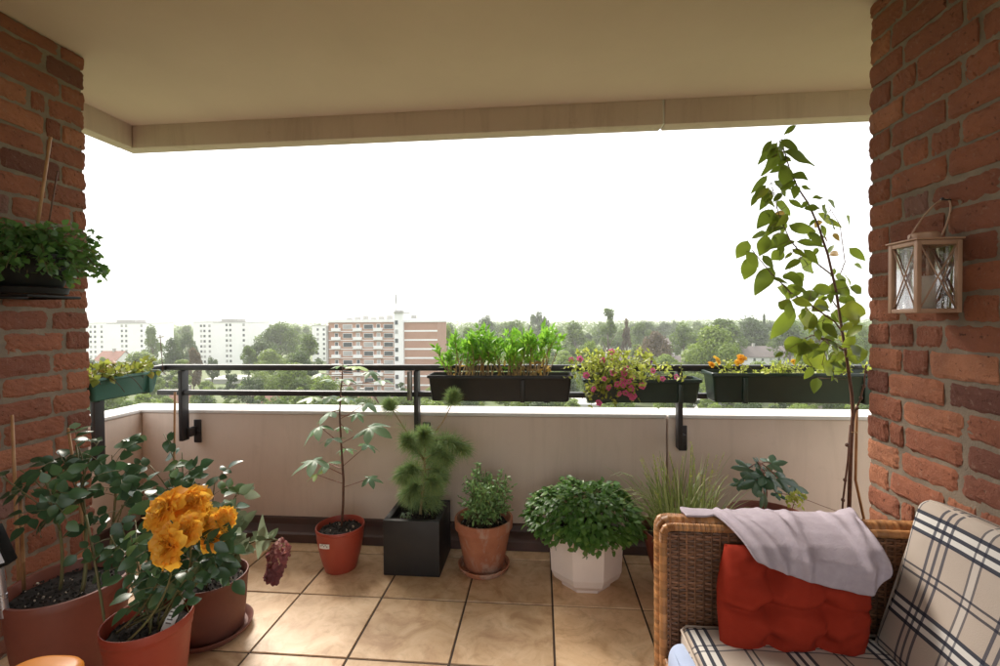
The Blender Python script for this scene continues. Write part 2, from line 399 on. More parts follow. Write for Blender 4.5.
# ceiling slab
mb = MB(); mb.box(-2.57, 2.62, -1.25, 2.70, ZC, ZC+.2)
tomo(mb.build('ceiling', M['ceiling'], smooth=False))

# brick walls: each brick a worn block, recessed mortar behind
def brick_wall(name, label, side, y_start, y_end, back):
    """side +1: right wall (face looks to -x at XR), -1: left wall (face looks to +x at XL)"""
    mb = MB(); X = XR if side > 0 else XL; ch = .0935; z0 = 1.3065-14*ch if side > 0 else 1.2966-14*ch
    r = random.Random(11 if side > 0 else 23)
    nx, nz = 14, 7
    def brick(ya, yb, za, zb, dep, t):
        L, Hh = yb-ya, zb-za; ph = [r.uniform(0, 6) for _ in range(6)]; out = r.uniform(-.003, .003)
        skew = r.uniform(-.002, .002); er = [r.uniform(.001, .0065) for _ in range(4)]
        grid = []
        for j in range(nz+1):
            for i in range(nx+1):
                u, v = i/nx, j/nz; y = ya+u*L; z = za+v*Hh
                y += (.0016*sin(v*7+ph[0]) if i in (0, nx) else 0)+r.gauss(0, .0009)
                z += (.0013*sin(u*6+ph[1])+.0009*sin(u*19+ph[2]))*(1 if j in (0, nz) else .3)+skew*(u-.5)+r.gauss(0, .0007)
                e = 0
                for dist, k in ((u*L, 0), ((1-u)*L, 1), (v*Hh, 2), ((1-v)*Hh, 3)):
                    e += max(0, 1-dist/.0065)**2*(.0022+er[k]*.7)
                edge = i in (0, 1, nx-1, nx) or j in (0, 1, nz-1, nz)
                d = out-e+.0012*sin(u*6+ph[3])*cos(v*4+ph[4])+r.gauss(0, .0007)-(abs(r.gauss(0, .0018)) if edge else 0)-(.004*r.random() if edge and r.random() < .08 else 0)
                grid.append(V((X-side*d, y, z)))
        fr = len(grid); fs = [(j*(nx+1)+i, j*(nx+1)+i+1, (j+1)*(nx+1)+i+1, (j+1)*(nx+1)+i) for j in range(nz) for i in range(nx)]
        # sides back into the wall
        ring = [i for i in range(nx+1)]+[j*(nx+1)+nx for j in range(1, nz+1)]+[nz*(nx+1)+i for i in range(nx-1, -1, -1)]+[j*(nx+1) for j in range(nz-1, 0, -1)]
        bk = [V((X+side*dep, grid[k].y, grid[k].z)) for k in ring]
        n = len(ring)
        fs += [(ring[k], fr+k, fr+(k+1) % n, ring[(k+1) % n]) for k in range(n)]
        if side < 0: fs = [f[::-1] for f in fs]
        mb.add(grid+bk, fs, 0, t)
        return
    nrow = int((ZC+.1-z0)/ch)+1
    j = .0130
    for k in range(-1, nrow):
        za, zb = z0+k*ch+j/2, z0+(k+1)*ch-j/2
        if zb < 0 or za > ZC: continue
        za = max(za, .004); zb = min(zb, ZC-.003)
        if zb-za < .02: continue
        y = y_end+r.uniform(-.003, .004); first = True; odd = k % 2
        seq = ['S', 'S', 'H'] if odd else ['H', 'S', 'S']
        i = 0
        while y > y_start:
            kind = ('H' if odd else 'S') if first else r.choice(['S', 'S', 'S', 'H'])
            if r.random() < .05: kind = 'C'
            L = {'S': .243, 'H': .118, 'C': .07}[kind]*r.uniform(.97, 1.03)-(.0 if not first else .0)
            if first: L *= (1.0 if kind != 'S' else .72)
            brick(y-L+j, y, za+r.uniform(-.002, .002), zb+r.uniform(-.002, .002), .24 if first else .06, min(1, max(0, r.gauss(.5, .28))))
            y -= L; first = False
    # the rest of the wall body, mortar coloured, a little behind the brick faces
    x0, x1 = (X+.0075, back) if side > 0 else (back, X-.0075)
    mb.box(x0, x1, -1.04, y_end-.012, 0, ZC-.004, 1)
    o = mb.build(name, [M['brick'], M['mortar']], smooth=False, loc=(X+side*.1, y_end-.1, 0))
    return tag(o, label, 'wall')
YB = -1.04
brick_wall('brick_wall', 'red brick wall with the copper lantern and the plaid sofa along it', 1, .1, YW, XR+.36)
brick_wall('brick_wall', 'dark red brick wall with the black hanging pot fixed to it', -1, .1, YW, XL-.40)

# unseen wall stub added behind the camera, sized to hold back rear light
hw = thing('unseen_wall_stub', 'unseen pale wall stub added behind the camera to hold back rear light', 'wall', (0, -1.1, 0))
b = MB(); b.bbox(-2.57, -1.55, -1.25, -1.05, 0, ZC-.003, .006); b.build('plaster', M['coping'], hw, angle=.6)
b = MB(); b.bbox(-2.57, -1.54, -1.049, -1.035, 0, .09, .003); b.build('base_strip', M['skirting'], hw)

# parapet
pt = thing('parapet', 'cream painted concrete balcony parapet with top coloured sky-lit white below the black railing', 'parapet', (0, 2.8, 0))
XJ = .722; XS = -2.55
def panel(x0, x1):
    b = MB(); b.bbox(x0, x1, YP, YP+.185, .0, .752, .008); return b.build('panel', M['parapet'], pt, angle=.6)
panel(XS+.001, XJ-.004); panel(XJ+.004, 2.6)
b = MB(); b.bbox(XS-.17, XS, .3, YP+.185, .0, .752, .008); b.build('side_panel', M['parapet'], pt, angle=.6)
for x0, x1 in ((XS-.19, XJ-.004), (XJ+.004, 2.6)):
    b = MB(); b.bbox(x0, x1, YP-.006, YP+.205, .7535, .776, .007); b.build('coping', M['coping'], pt, angle=.6)
b = MB(); b.bbox(XS-.19, XS+.006, .3, YP-.008, .7535, .776, .007); b.build('coping', M['coping'], pt, angle=.6)
# brown skirting: stepped upstand
prof = [(YP-.001, .118), (YP-.018, .112), (YP-.022, .078), (YP-.045, .07), (YP-.082, .058), (YP-.097, .05), (YP-.097, .0)]
b = MB(); x0, x1 = XS+.0, 2.6
vs = [V((x, y, z)) for x in (x0, x1) for y, z in prof]; n = len(prof)
b.add(vs, [(i, i+1, n+i+1, n+i) for i in range(n-1)])
b.build('skirting', M['skirting'], pt, smooth=False)
vs = [V((XS+(YP-y), yy, z)) for yy in (.3, YP-.1) for y, z in prof]
b = MB(); b.add(vs, [(i, n+i, n+i+1, i+1) for i in range(n-1)]); b.build('skirting', M['skirting'], pt, smooth=False)
# edge beam under the ceiling
bt = thing('edge_beam', 'painted concrete edge beam hanging below the ceiling along the balcony opening', 'beam', (0, 2.75, 2.44))
XBJ = .709
def beam(x0, x1):
    b = MB(); b.bbox(x0, x1, YP, YP+.095, 2.437, ZC+.19, .006); b.build('beam_section', M['beam'], bt, angle=.6)
beam(-2.66, XBJ-.006); beam(XBJ+.006, 2.6)
b = MB(); b.bbox(-2.665, -2.572, .4, YP-.002, 2.437, ZC+.19, .006); b.build('beam_section', M['beam'], bt, angle=.6)
b = MB(); b.bbox(XBJ-.005, XBJ+.005, YP+.01, YP+.085, 2.445, ZC+.1, .001); b.build('joint_strip', M['coping'], bt)

# railing
rt = thing('railing', 'black steel railing with two bars above the cream parapet', 'railing', (-.5, 2.63, .6))
YR = 2.63; XRL = -2.36
for z, h in ((1.052, .034), (.897, .030)):
    b = MB(); b.bbox(XRL, 2.35, YR-.02, YR+.02, z-h/2, z+h/2, .004); b.build('rail', M['rail'], rt, angle=.6)
    if z > 1: b = MB(); b.bbox(XRL+.03, XRL+.065, YW+.02, YR-.022, z-h/2, z+h/2, .004); b.build('rail', M['rail'], rt, angle=.6)
def post(x, y, side=0, zb=.60):
    b = MB()
    b.bbox(x-.013, x+.013, y-.028, y+.028, zb, 1.034, .003)
    p = b.build('post', M['rail'], rt, angle=.6)
    b = MB()
    if side: b.bbox(x-side*.25, x-side*.014, y-.015, y+.015, zb+.03, zb+.06, .003)
    else:
        b.bbox(x+.016, x+.062, YP-.012, YP-.002, zb-.03, zb+.115, .003); b.bbox(x+.014, x+.04, y, YP-.013, zb+.02, zb+.075, .003)
        b.lathe([(.011, 0), (.011, .012), (.006, .014)], (0, 0, 0), 8)
        k = len(b.v)-24
        for q in range(k, len(b.v)):
            a = b.v[q]; b.v[q] = (x+.045+a[0], YP-.012-a[2], zb+.045+a[1])
    b.build('bracket', M['rail'], p, angle=.6)
post(-2.2, YR); post(-.728, YR); post(.768, YR); post(2.25, YR)
p97 = atX(97.5, 400, -2.31); post(-2.312, p97.y, 1, .58)
b = MB(); b.bbox(-.775, -.748, YR-.045, YR-.023, .865, 1.035, .004); b.build('clamp_plate', M['steel'], rt, angle=.6)

# ------------------------------------------------------------------ pots and plants
def soil(parent, c, r, z, sx=1, sy=1, rot=0, n=28, chips=14, square=False):
    b = MB(); rings = 7; vs = [V((c[0], c[1], z+.012))]; fs = []
    for i in range(1, rings+1):
        for k in range(n):
            a = 2*pi*k/n+rot; rr = r*i/rings
            q = rr/max(abs(cos(a-rot)), abs(sin(a-rot))) if square else rr
            vs.append(V((c[0]+q*cos(a)*sx, c[1]+q*sin(a)*sy, z+rnd.uniform(-.004, .008)+.01*(1-i/rings))))
    for k in range(n): fs.append((0, 1+k, 1+(k+1) % n))
    for i in range(rings-1):
        for k in range(n):
            a = 1+i*n; fs.append((a+k, a+n+k, a+n+(k+1) % n, a+(k+1) % n))
    for f in fs: b.add([vs[q] for q in f], [tuple(range(len(f)))], 0, rnd.random())
    for q in range(chips*9):
        a = rnd.uniform(0, 2*pi); rr = r*sqrt(rnd.random())*.92; s = rnd.uniform(.0015, .005); chip = q < chips
        m4 = Matrix.Translation((c[0]+rr*cos(a)*sx, c[1]+rr*sin(a)*sy, z+.012)) @ Euler((rnd.random()*6, rnd.random()*6, rnd.random()*6)).to_matrix().to_4x4()
        b.bbox(-s, s, -s*.7, s*.7, -s*.5, s*.5, s*.25, 1 if chip else 0, rnd.random(), m4)
    return b.build('soil', [M['soil'], M['chip']], parent)
def round_pot(parent, c, rb, rt_, h, mat, lip=.012, lh=.03, wall=.007, n=48, zs=0, mid=None, sx=1, sy=1, smooth_angle=.7):
    pr = [(rb*.96, zs), (rb, zs+.006)]
    if mid:
        for u, r in mid: pr.append((r, zs+h*u))
    pr += [(rt_-lip*.9, zs+h-lh), (rt_, zs+h-lh+.003), (rt_+lip*.15, zs+h-.004), (rt_-.001, zs+h), (rt_-wall+.001, zs+h), (rt_-wall-.002, zs+h-.006), (rt_-wall-lip*.8, zs+h-.05), (rt_-wall-lip-.02, zs+h-.12)]
    b = MB(); b.lathe(pr, (c[0], c[1], 0), n, sx=sx, sy=sy, wob=.002)
    return b.build('pot', mat, parent, angle=smooth_angle)
def saucer(name, label, c, r, mat, h=.03):
    b = MB(); b.lathe([(r*.84, 0), (r*.97, h*.55), (r, h), (r-.004, h+.002), (r-.009, h*.98), (r*.86, .010), (.004, .009)], (c[0], c[1], .0015), 44)
    o = b.build(name, mat, loc=(c[0], c[1], .0015), angle=.7); return tag(o, label, 'saucer')

# --- red pot with a young lobed-leaf sapling
RPc = V((-1.085, 2.365, 0))
t = thing('potted_sapling', 'slim young tree with lobed leaves in a tapered bright red pot', 'potted plant', RPc)
pot = round_pot(t, RPc, .084, .126, .232, M['red_plastic'], .004, .02, .004, mid=[(.4, .107), (.75, .121)])
soil(t, RPc, .112, .20)
# sticker on the pot's front
b = MB(); sd = []
for i in range(5):
    a = -pi/2-.12-.13*i+.1
    for z in (.160, .184): sd.append(V((RPc.x+.1262*cos(a), RPc.y+.1262*sin(a), z-.004*i*.4)))
b.add(sd, [(2*i, 2*i+2, 2*i+3, 2*i+1) for i in range(4)], 0)
for q in range(5):
    a0 = -pi/2-.10-.075*q; zz = .167+.006*(q % 2)
    b.add([V((RPc.x+.1268*cos(a), RPc.y+.1268*sin(a), z)) for a, z in ((a0, zz), (a0-.05, zz), (a0-.05, zz+.006), (a0, zz+.006))], [(0, 1, 2, 3)], 1)
b.build('sticker', [M['label'], M['ink']], pot)
Yd = 2.40
def zp(q, s, ox, oy, Y): return atY(ox+q[0]/s, oy+q[1]/s, Y)
st = [zp(q, 5.12, 280, 350, Yd) for q in ((312, 950), (323, 800), (325, 666), (318, 560), (312, 450), (305, 330), (312, 200), (320, 130), (322, 70))]
b = MB(); b.tube(st, [.0075, .007, .0065, .006, .0055, .005, .004, .003, .002], 7); b.build('stem', M['brown_stem'], t)
lf = MB(); pe = MB()
for sy0, cx, cy, w, tt in [(640, 150, 570, 135, .3), (610, 240, 575, 105, .5), (690, 180, 635, 85, .95), (475, 180, 395, 120, .55), (470, 262, 457, 95, .4), (500, 345, 500, 80, .35), (365, 332, 390, 70, .45),
                       (475, 480, 398, 145, .5), (590, 466, 480, 95, .25), (300, 240, 318, 115, .6), (255, 150, 243, 95, .8), (250, 240, 242, 95, .5), (240, 340, 245, 70, .3), (360, 455, 272, 100, .45),
                       (100, 405, 85, 90, 1), (110, 470, 112, 70, .3), (160, 340, 152, 80, .4), (150, 262, 150, 90, .5), (180, 530, 155, 90, .45), (700, 475, 655, 85, .15), (80, 300, 80, 70, .7), (130, 200, 120, 80, .6), (330, 400, 330, 70, .6)]:
    dy = rnd.uniform(-.13, .13); c = zp((cx, cy), 5.12, 280, 350, Yd+dy)
    k = min(range(len(st)), key=lambda i: abs(i))
    u = None
    zt = zp((315, sy0), 5.12, 280, 350, Yd).z
    best = min((i/60 for i in range(61)), key=lambda q: abs(along(st, q)[0].z-zt)); s0 = along(st, best)[0]
    R = w/5.12*Yd/F*.55
    d = c-s0; d.z = 0; d = d.normalized() if d.length > .01 else V((1, 0, 0))
    start = c-d*R*.35
    pe.tube(bez(s0, s0.lerp(start, .5)+V((0, 0, -.004)), start, 4), .0022, 5)
    lf.lobed(start, d+V((0, 0, rnd.uniform(-.3, .05))), V((rnd.uniform(-.2, .2), rnd.uniform(-.35, .1), 1)), R*1.6, 5, .55, min(1, max(0, tt+rnd.uniform(-.1, .1))), 0, rnd.uniform(.15, .6))
pe.build('petioles', M['red_petiole'], t); lf.build('foliage', M['fig_leaf'], t)

# --- black square planter with a little pine
x0, x1, y0, y1, h = -.827, -.528, 2.302, 2.598, .290
t = thing('potted_pine', 'small bushy pine tree in a square matt black planter', 'potted plant', ((x0+x1)/2, (y0+y1)/2, 0))
b = MB()
w = .03
b.bbox(x0, x1, y0, y0+w, 0, h, .005); b.bbox(x0, x1, y1-w, y1, 0, h, .005)
b.bbox(x0, x0+w, y0+w-.002, y1-w+.002, .0005, h-.0008, .004); b.bbox(x1-w, x1, y0+w-.002, y1-w+.002, .0005, h-.0008, .004)
b.build('pot', M['black_plastic'], t, angle=.6)
soil(t, ((x0+x1)/2, (y0+y1)/2), .118, .25, square=True)
Yd = 2.45
P2 = lambda x, y, dy=0: atY(370+x/4.436, 380+y/4.436, Yd+dy)
stm = MB(); nd = MB()
trunk = [P2(222, 620), P2(228, 540), P2(245, 430), P2(240, 340), P2(250, 270)]
stm.tube(trunk, [.009, .008, .007, .006, .005], 7)
def branch(pts, r0=.005, r1=.002):
    pts = [P2(*p) for p in pts]; n = len(pts); stm.tube(pts, [r0+(r1-r0)*i/(n-1) for i in range(n)], 6); return pts
brs = [branch([(240, 360), (205, 300), (165, 235, -.03), (105, 140, -.05), (92, 118, -.05)]), branch([(245, 300, -.02), (275, 250, -.04), (320, 190, -.07), (360, 115, -.09), (368, 75, -.1)]),
       branch([(250, 290), (300, 262, -.05), (350, 272, -.09), (412, 300, -.1)]), branch([(240, 350), (200, 300, -.08), (170, 265, -.12)]),
       branch([(235, 400), (190, 390, -.07), (150, 415, -.1)]), branch([(230, 470), (200, 470, -.05), (175, 500, -.07)]), branch([(240, 400), (290, 390, .03), (310, 420, .05)]),
       branch([(240, 350), (300, 320, -.06), (330, 345, -.09)]), branch([(236, 440), (262, 440, -.08), (280, 455, -.1)]), branch([(230, 480), (190, 440, .06), (165, 420, .1)]),
       branch([(245, 300), (230, 270, -.1), (240, 240, -.13)]), branch([(230, 500), (205, 530, .04), (190, 520, .06)]), branch([(240, 380), (275, 340, .08), (300, 290, .12)]),
       branch([(228, 530), (260, 520), (290, 510, -.03)], .003, .0015), branch([(228, 560), (280, 550), (310, 480, -.02)], .003, .0015)]
def needles(p, d, n, L, spread=1.0):
    for _ in range(n):
        q = (d*1.0+rv(spread*.55)).normalized()
        l = L*rnd.uniform(.7, 1.15); s = q.cross(rv()).normalized()*.0010
        m_ = p+q*l*.55; e = p+q*l-V((0, 0, l*.12))
        nd.add([p-s, p+s, m_+s*.9, e, m_-s*.9], [(0, 1, 2, 4), (4, 2, 3)], 0, min(1, max(0, rnd.gauss(.45, .25))))
for bi, pts in enumerate(brs):
    tip = bi in (0, 1)
    for k in range(95):
        u = (.80+.20*rnd.random()) if tip and k > 6 else (rnd.random()**.5 if not tip else rnd.uniform(.0, .55))
        if bi > 12: u = rnd.random()
        p, d = along(pts, min(1, u))
        if tip and k <= 6 and bi == 1 and u > .4: continue
        needles(p, d if tip else (d+V((0, -.1, -.05)) + rv(.5)), 15 if bi < 13 else 4, .084 if not tip else .072)
stm.build('trunk', M['dry_stem'], t); nd.build('needles', M['pine_needle'], t, smooth=False)
wd = MB()
for q in range(26):
    p = V((x0+.06+rnd.random()*.06, y0+.05+rnd.random()*.08, .262+rnd.random()*.012))
    wd.leaf(p, rv()+V((0, 0, .6)), rv()+V((0, 0, 1)), .022, .016, 'round', t=rnd.random(), seg=3)
wd.build('weed', M['light_leaf'], t)

# --- terracotta pot with a herb, on its saucer
TC = V((-.312, 2.42, 0)); saucer('plant_saucer', 'terracotta saucer under the weathered clay pot beside the white pot', (TC.x, TC.y-.01), .138, M['terracotta'], .034)
t = thing('potted_herb', 'weathered terracotta pot with a fine leaved green herb bush', 'potted plant', V((TC.x, TC.y, .0115)))
round_pot(t, TC, .105, .155, .262, M['terracotta'], .012, .05, .012, zs=.0125)
soil(t, TC, .128, .235)
lf = MB(); stm = MB()
for k in range(135):
    a = rnd.uniform(0, 2*pi); tip = V((TC.x+.01+.15*sqrt(rnd.random())*cos(a), TC.y+.15*sqrt(rnd.random())*sin(a), .29+rnd.uniform(0, .21)))
    if rnd.random() < .18: tip.z += .05; tip.x = TC.x+rnd.uniform(-.06, .05)
    base = V((TC.x+rnd.gauss(0, .045), TC.y+rnd.gauss(0, .045), .24)); pts = bez(base, base.lerp(tip, .4)+V((0, 0, .05)), tip, 6); stm.tube(pts, .0014, 4, cap=False)
    for q in range(20):
        p, d = along(pts, .25+.75*rnd.random()); lf.leaf(p, d*.6+rv(.6), rv(.5)+V((0, -.3, 1)), rnd.uniform(.018, .032), rnd.uniform(.009, .015), 'ovate', .2, t=min(1, max(0, rnd.gauss(.45, .28))), seg=3)
stm.build('stems', M['green_stem'], t); lf.build('foliage', M['herb_leaf'], t)

# --- white octagonal pot, mound of small leaves
OC = V((.215, 2.335, 0)); rot = pi/8
t = thing('potted_groundcover', 'dense dark green trailing plant in a white eight sided pot', 'potted plant', OC)
b = MB(); k8 = 1/cos(pi/8)
prof = [(.112, 0), (.118, .004), (.122, .018), (.160, .052), (.174, .088), (.181, .245), (.182, .262), (.188, .266), (.189, .285), (.184, .288), (.172, .286), (.168, .18)]
b.lathe([(r*k8*.985, z) for r, z in prof], (OC.x, OC.y, 0), 8, rot=rot); b.build('pot', M['white_pot'], t, smooth=False)
soil(t, OC, .16, .255)
lf = MB(); stm = MB()
for k in range(2300):
    a = rnd.uniform(0, 2*pi); u = rnd.random(); phi = math.acos(1-u*1.0)   # dome + a little below
    rr = 1+rnd.gauss(0, .045)
    if rnd.random() < .3: rr *= rnd.uniform(.75, 1)
    n = V((cos(a)*sin(phi), sin(a)*sin(phi), cos(phi)))
    lump = 1+.09*sin(3*a+1)*sin(4*phi)+.06*sin(7*a)
    p = V((OC.x+.265*rr*n.x*lump, OC.y+.235*rr*n.y*lump, .325+.150*rr*n.z*lump-.03*max(0, sin(phi)**8)))
    ln = rnd.uniform(.026, .045)
    lf.leaf(p, n*.5+V((cos(a), sin(a), -.5))*.7+rv(.35), n+V((0, 0, .7))+rv(.3), ln, ln*.78, 'ovate', .3, .2, min(1, max(0, rnd.gauss(.42, .25))), seg=3)
for k in range(46):       # trailing runners over the rim
    a = rnd.uniform(0, 2*pi) if k > 16 else rnd.uniform(pi, 2*pi)
    p0 = V((OC.x+.205*cos(a), OC.y+.205*sin(a), .315)); ll = rnd.uniform(.03, .075); p1 = p0+V((cos(a)*.035, sin(a)*.035, -ll))
    pts = bez(p0, p0+V((cos(a)*.05, sin(a)*.05, -.01)), p1, 5); stm.tube(pts, .0012, 4, cap=False)
    for q in range(int(ll*70)):
        p, d = along(pts, rnd.random()); ln = rnd.uniform(.022, .04)
        lf.leaf(p, d+rv(.6), V((cos(a), sin(a), .4))+rv(.3), ln, ln*.78, 'ovate', .25, .2, min(1, max(0, rnd.gauss(.4, .25))), seg=3)
stm.build('stems', M['green_stem'], t); lf.build('foliage', M['ivy_leaf'], t)

# --- brown pot with ornamental grass
GC = V((.692, 2.305, 0))
t = thing('potted_grass', 'wispy yellow green grass in a brown pot behind the sofa arm', 'potted plant', GC)
round_pot(t, GC, .128, .196, .292, M['terra_plastic'], .008, .035, .008, mid=[(.3, .152), (.6, .173)]); soil(t, GC, .165, .255)
gr = MB(); sd = MB()
for k in range(330):
    a = rnd.uniform(0, 2*pi); r0 = .13*sqrt(rnd.random()); p = V((GC.x+r0*cos(a), GC.y+r0*sin(a), .262))
    hh = rnd.uniform(.10, .30) if k > 60 else rnd.uniform(.26, .42); out = rnd.uniform(.03, .24)*(1 if k > 60 else .5); a += rnd.gauss(0, .5)
    if k % 3 == 0: out *= 1.5
    tip = p+V((cos(a)*out, sin(a)*out, hh)); 
    if k % 5 == 0: tip = p+V((cos(a)*.27, sin(a)*.2, hh*.5)); 
    mid = p.lerp(tip, .5)+V((0, 0, hh*(.3 if k % 5 else .85)))
    pts = bez(p, mid, tip, 6); s = V((sin(a), -cos(a), .2)).normalized(); tt = min(1, max(0, rnd.gauss(.5, .28)))
    for i in range(6):
        w0, w1 = [.0034*(1-(q/6)**2)+.0003 for q in (i, i+1)]
        gr.add([pts[i]-s*w0, pts[i]+s*w0, pts[i+1]+s*w1, pts[i+1]-s*w1], [(0, 1, 2, 3)], 0, tt)
    if k < 34:   # seed heads
        for q in range(16):
            pp, d = along(pts, .55+.45*q/16); sd.leaf(pp, d+rv(.45), rv(), .012, .005, 'lance', .1, t=min(1, rnd.uniform(.5, 1)), seg=2)
gr.build('foliage', M['grass'], t); sd.build('seed_heads', M['yg_leaf'], t)

# --- wide brown-red pot with big lobed leaves
FC = V((1.106, 2.334, 0))
t = thing('potted_shrub', 'large lobed dark leaves in a wide rust brown pot behind the sofa', 'potted plant', FC)
round_pot(t, FC, .145, .190, .36, M['terra_plastic'], .01, .04, .009, mid=[(.4, .163)]); soil(t, FC, .163, .30)
Q = lambda x, y, dy=0: atY(700+x/5.5556, 440+y/5.5556, FC.y+dy)
stm = MB(); lf = MB(); yg = MB()
main = [V((FC.x-.02, FC.y, .30)), Q(368, 290), Q(350, 200), Q(335, 140), Q(320, 120)]; stm.tube(main, [.007, .006, .005, .004, .002], 7)
for cx, cy, w, dx, dzz, tt, dy in [(235, 150, 130, -1, .2, 1, 0), (430, 125, 120, 1, .25, 1, .05), (390, 180, 90, .5, -.2, .9, -.1), (270, 240, 150, -.8, -.35, .1, -.12), (200, 245, 80, -1, -.2, .15, -.05), (350, 220, 110, -.2, -.1, .3, -.14),
                                   (480, 220, 140, 1, -.1, .2, -.03), (560, 265, 130, 1, -.25, .15, .02), (370, 335, 120, .2, -.5, .3, -.16), (430, 235, 100, .5, -.3, .1, -.1), (320, 120, 70, -.3, .5, .95, 0), (450, 310, 80, .6, -.3, .2, .05)]:
    c = Q(cx, cy, dy); R = w/5.5556*FC.y/F*.62; s0 = along(main, rnd.uniform(.35, 1))[0]; d = V((dx, rnd.uniform(-.5, .3), dzz)).normalized()
    s1 = c-d*R*.45; stm.tube(bez(s0, s0.lerp(s1, .5)+V((0, 0, .02)), s1, 4), .0024, 5)
    lf.lobed(s1, d, V((rnd.uniform(-.3, .3), -.55, 1)), R*1.15, 5, .5, tt*.8+.1, 0, rnd.uniform(.1, .4))
for k in range(70):
    p = Q(530+rnd.gauss(0, 32), 325+rnd.gauss(0, 22), -.06+rnd.uniform(-.03, .03)); yg.leaf(p, rv()+V((0, -.3, 0)), rv(.4)+V((0, -.5, .8)), rnd.uniform(.015, .028), .016, 'ovate', .3, t=rnd.random(), seg=3)
pts = [Q(420, 295, -.05), Q(470, 300, -.06), Q(600, 335, -.05), Q(690, 370, 0), Q(790, 405, .05)]; stm.tube(pts, .0016, 5); stm.tube([Q(530, 330, -.06), V((FC.x+.06, FC.y-.03, .30))], .0018, 5)
stm.build('stem', M['red_petiole'], t); lf.build('foliage', M['big_leaf'], t); yg.build('side_shoot', M['yg_leaf'], t)

# --- tall sapling tied to a cane, in a pot hidden behind the sofa
SC = V((1.49, 2.225, 0)); Yd = 2.2
t = thing('tall_sapling', 'tall thin young tree with drooping pointed leaves reaching almost to the beam', 'potted plant', SC)
round_pot(t, SC, .09, .12, .27, M['terra_dark'], .006, .03); soil(t, SC, .10, .235, chips=6)
A = lambda x, y, dy=0: atY(x, y, Yd+dy)
stm = MB(); lf = MB(); yl = MB()
st = [V((SC.x-.01, SC.y, .24))]+[A(*q) for q in ((849, 515), (851, 450), (853, 415), (852, 395), (847, 360), (842, 330), (836, 290), (828, 255), (818, 225), (808, 203), (798, 188), (790, 170), (784, 150), (782, 138))]
n = len(st); stm.tube(st, [.0095-.0078*i/(n-1) for i in range(n)], 7)
br2 = [A(843, 333), A(835, 322, -.05), A(815, 308, -.12), A(790, 292, -.15), A(770, 272, -.16), A(752, 250, -.16)]; stm.tube(br2, [.004, .0036, .003, .0025, .002, .0015], 6)
br3 = [A(832, 275), A(815, 262, -.04), A(800, 252, -.08), A(790, 240, -.1), A(779, 215, -.1), A(773, 190, -.1), A(771, 178, -.1)]; stm.tube(br3, [.0035, .003, .0028, .0025, .002, .0015, .001], 6)
br4 = [A(839, 310), A(832, 300, .03), A(836, 285, .06), A(845, 262, .08), A(840, 225, .08), A(828, 205, .07)]; stm.tube(br4, [.003, .0026, .0022, .002, .0016, .001], 6)
br5 = [A(846, 352), A(830, 340, -.03), A(812, 335, -.05), A(795, 345, -.06)]; stm.tube(br5, [.003, .0025, .002, .0015], 6)
old = [A(866, 365, -.02), A(864, 385, -.03), A(860, 400, -.02), A(855, 412), A(852, 430)]; stm.tube(old, [.003, .0035, .004, .0045, .005], 6)
old2 = [A(850, 425, -.01), A(848, 460, -.02), A(843, 500, -.02), A(842, 520, -.01), A(842, 560)]; stm.tube(old2, .0042, 6)
for q in ((866, 372), (864, 386), (861, 398), (857, 408), (847, 445), (845, 480), (843, 500)):
    p = A(*q, -.02); stm.add([p+V((.009*cos(a)*cos(e), .009*sin(a)*cos(e), .009*sin(e))) for e in (-1.2, -.4, .4, 1.2) for a in [i*pi/3 for i in range(6)]], [(j*6+i, j*6+(i+1) % 6, (j+1)*6+(i+1) % 6, (j+1)*6+i) for j in range(3) for i in range(6)])
Z8 = [((268, 25), (208, 68), 26), ((195, 95), (272, 140), 30), ((178, 108), (88, 205), 38), ((188, 140), (112, 260), 55), ((205, 150), (355, 208), 48), ((195, 215), (240, 330), 50), ((130, 265), (55, 345), 28), ((165, 290), (215, 360), 42), ((245, 255), (320, 280), 38),
      ((265, 310), (262, 368), 32), ((290, 315), (335, 330), 20), ((148, 340), (100, 418), 38), ((175, 385), (238, 450), 38), ((345, 374), (398, 366), 24), ((305, 420), (378, 420), 32), ((415, 380), (475, 425), 26), ((393, 405), (418, 465), 44), ((420, 465), (450, 515), 26),
      ((155, 425), (88, 510), 54), ((160, 450), (222, 470), 42), ((190, 480), (210, 535), 48), ((232, 500), (358, 532), 42), ((125, 533), (60, 560), 28), ((165, 500), (120, 552), 28), ((228, 545), (138, 610), 56), ((132, 560), (105, 640), 48), ((258, 575), (180, 615), 34), ((268, 580), (400, 597), 38), ((205, 620), (150, 668), 50), ((200, 150), (190, 100), 30), ((150, 180), (180, 130), 30)]
Z2 = [((110, 300), (86, 338), 25), ((120, 340), (102, 386), 30), ((165, 360), (128, 420), 30), ((150, 285), (138, 332), 24), ((225, 340), (258, 372), 30), ((190, 380), (235, 402), 32), ((215, 375), (236, 396), 22), ((180, 405), (212, 442), 36), ((235, 430), (272, 420), 22), ((300, 400), (340, 422), 36),
      ((310, 380), (337, 390), 18), ((345, 405), (370, 420), 18), ((258, 410), (302, 415), 22), ((318, 430), (348, 446), 28), ((320, 455), (382, 467), 36), ((265, 435), (225, 430), 22), ((225, 472), (272, 492), 46), ((265, 488), (307, 503), 42), ((215, 455), (165, 522), 30), ((235, 525), (198, 550), 44), ((240, 545), (292, 592), 46),
      ((300, 560), (322, 605), 46), ((330, 565), (382, 555), 36), ((340, 470), (357, 492), 30), ((318, 520), (348, 532), 26), ((300, 470), (345, 478), 30), ((180, 440), (215, 455), 26), ((280, 585), (310, 600), 30), ((345, 540), (370, 565), 26), ((250, 540), (225, 560), 24), ((290, 440), (260, 460), 24), ((225, 400), (200, 430), 26)]
brs = [st, br2, br3, br4, br5]
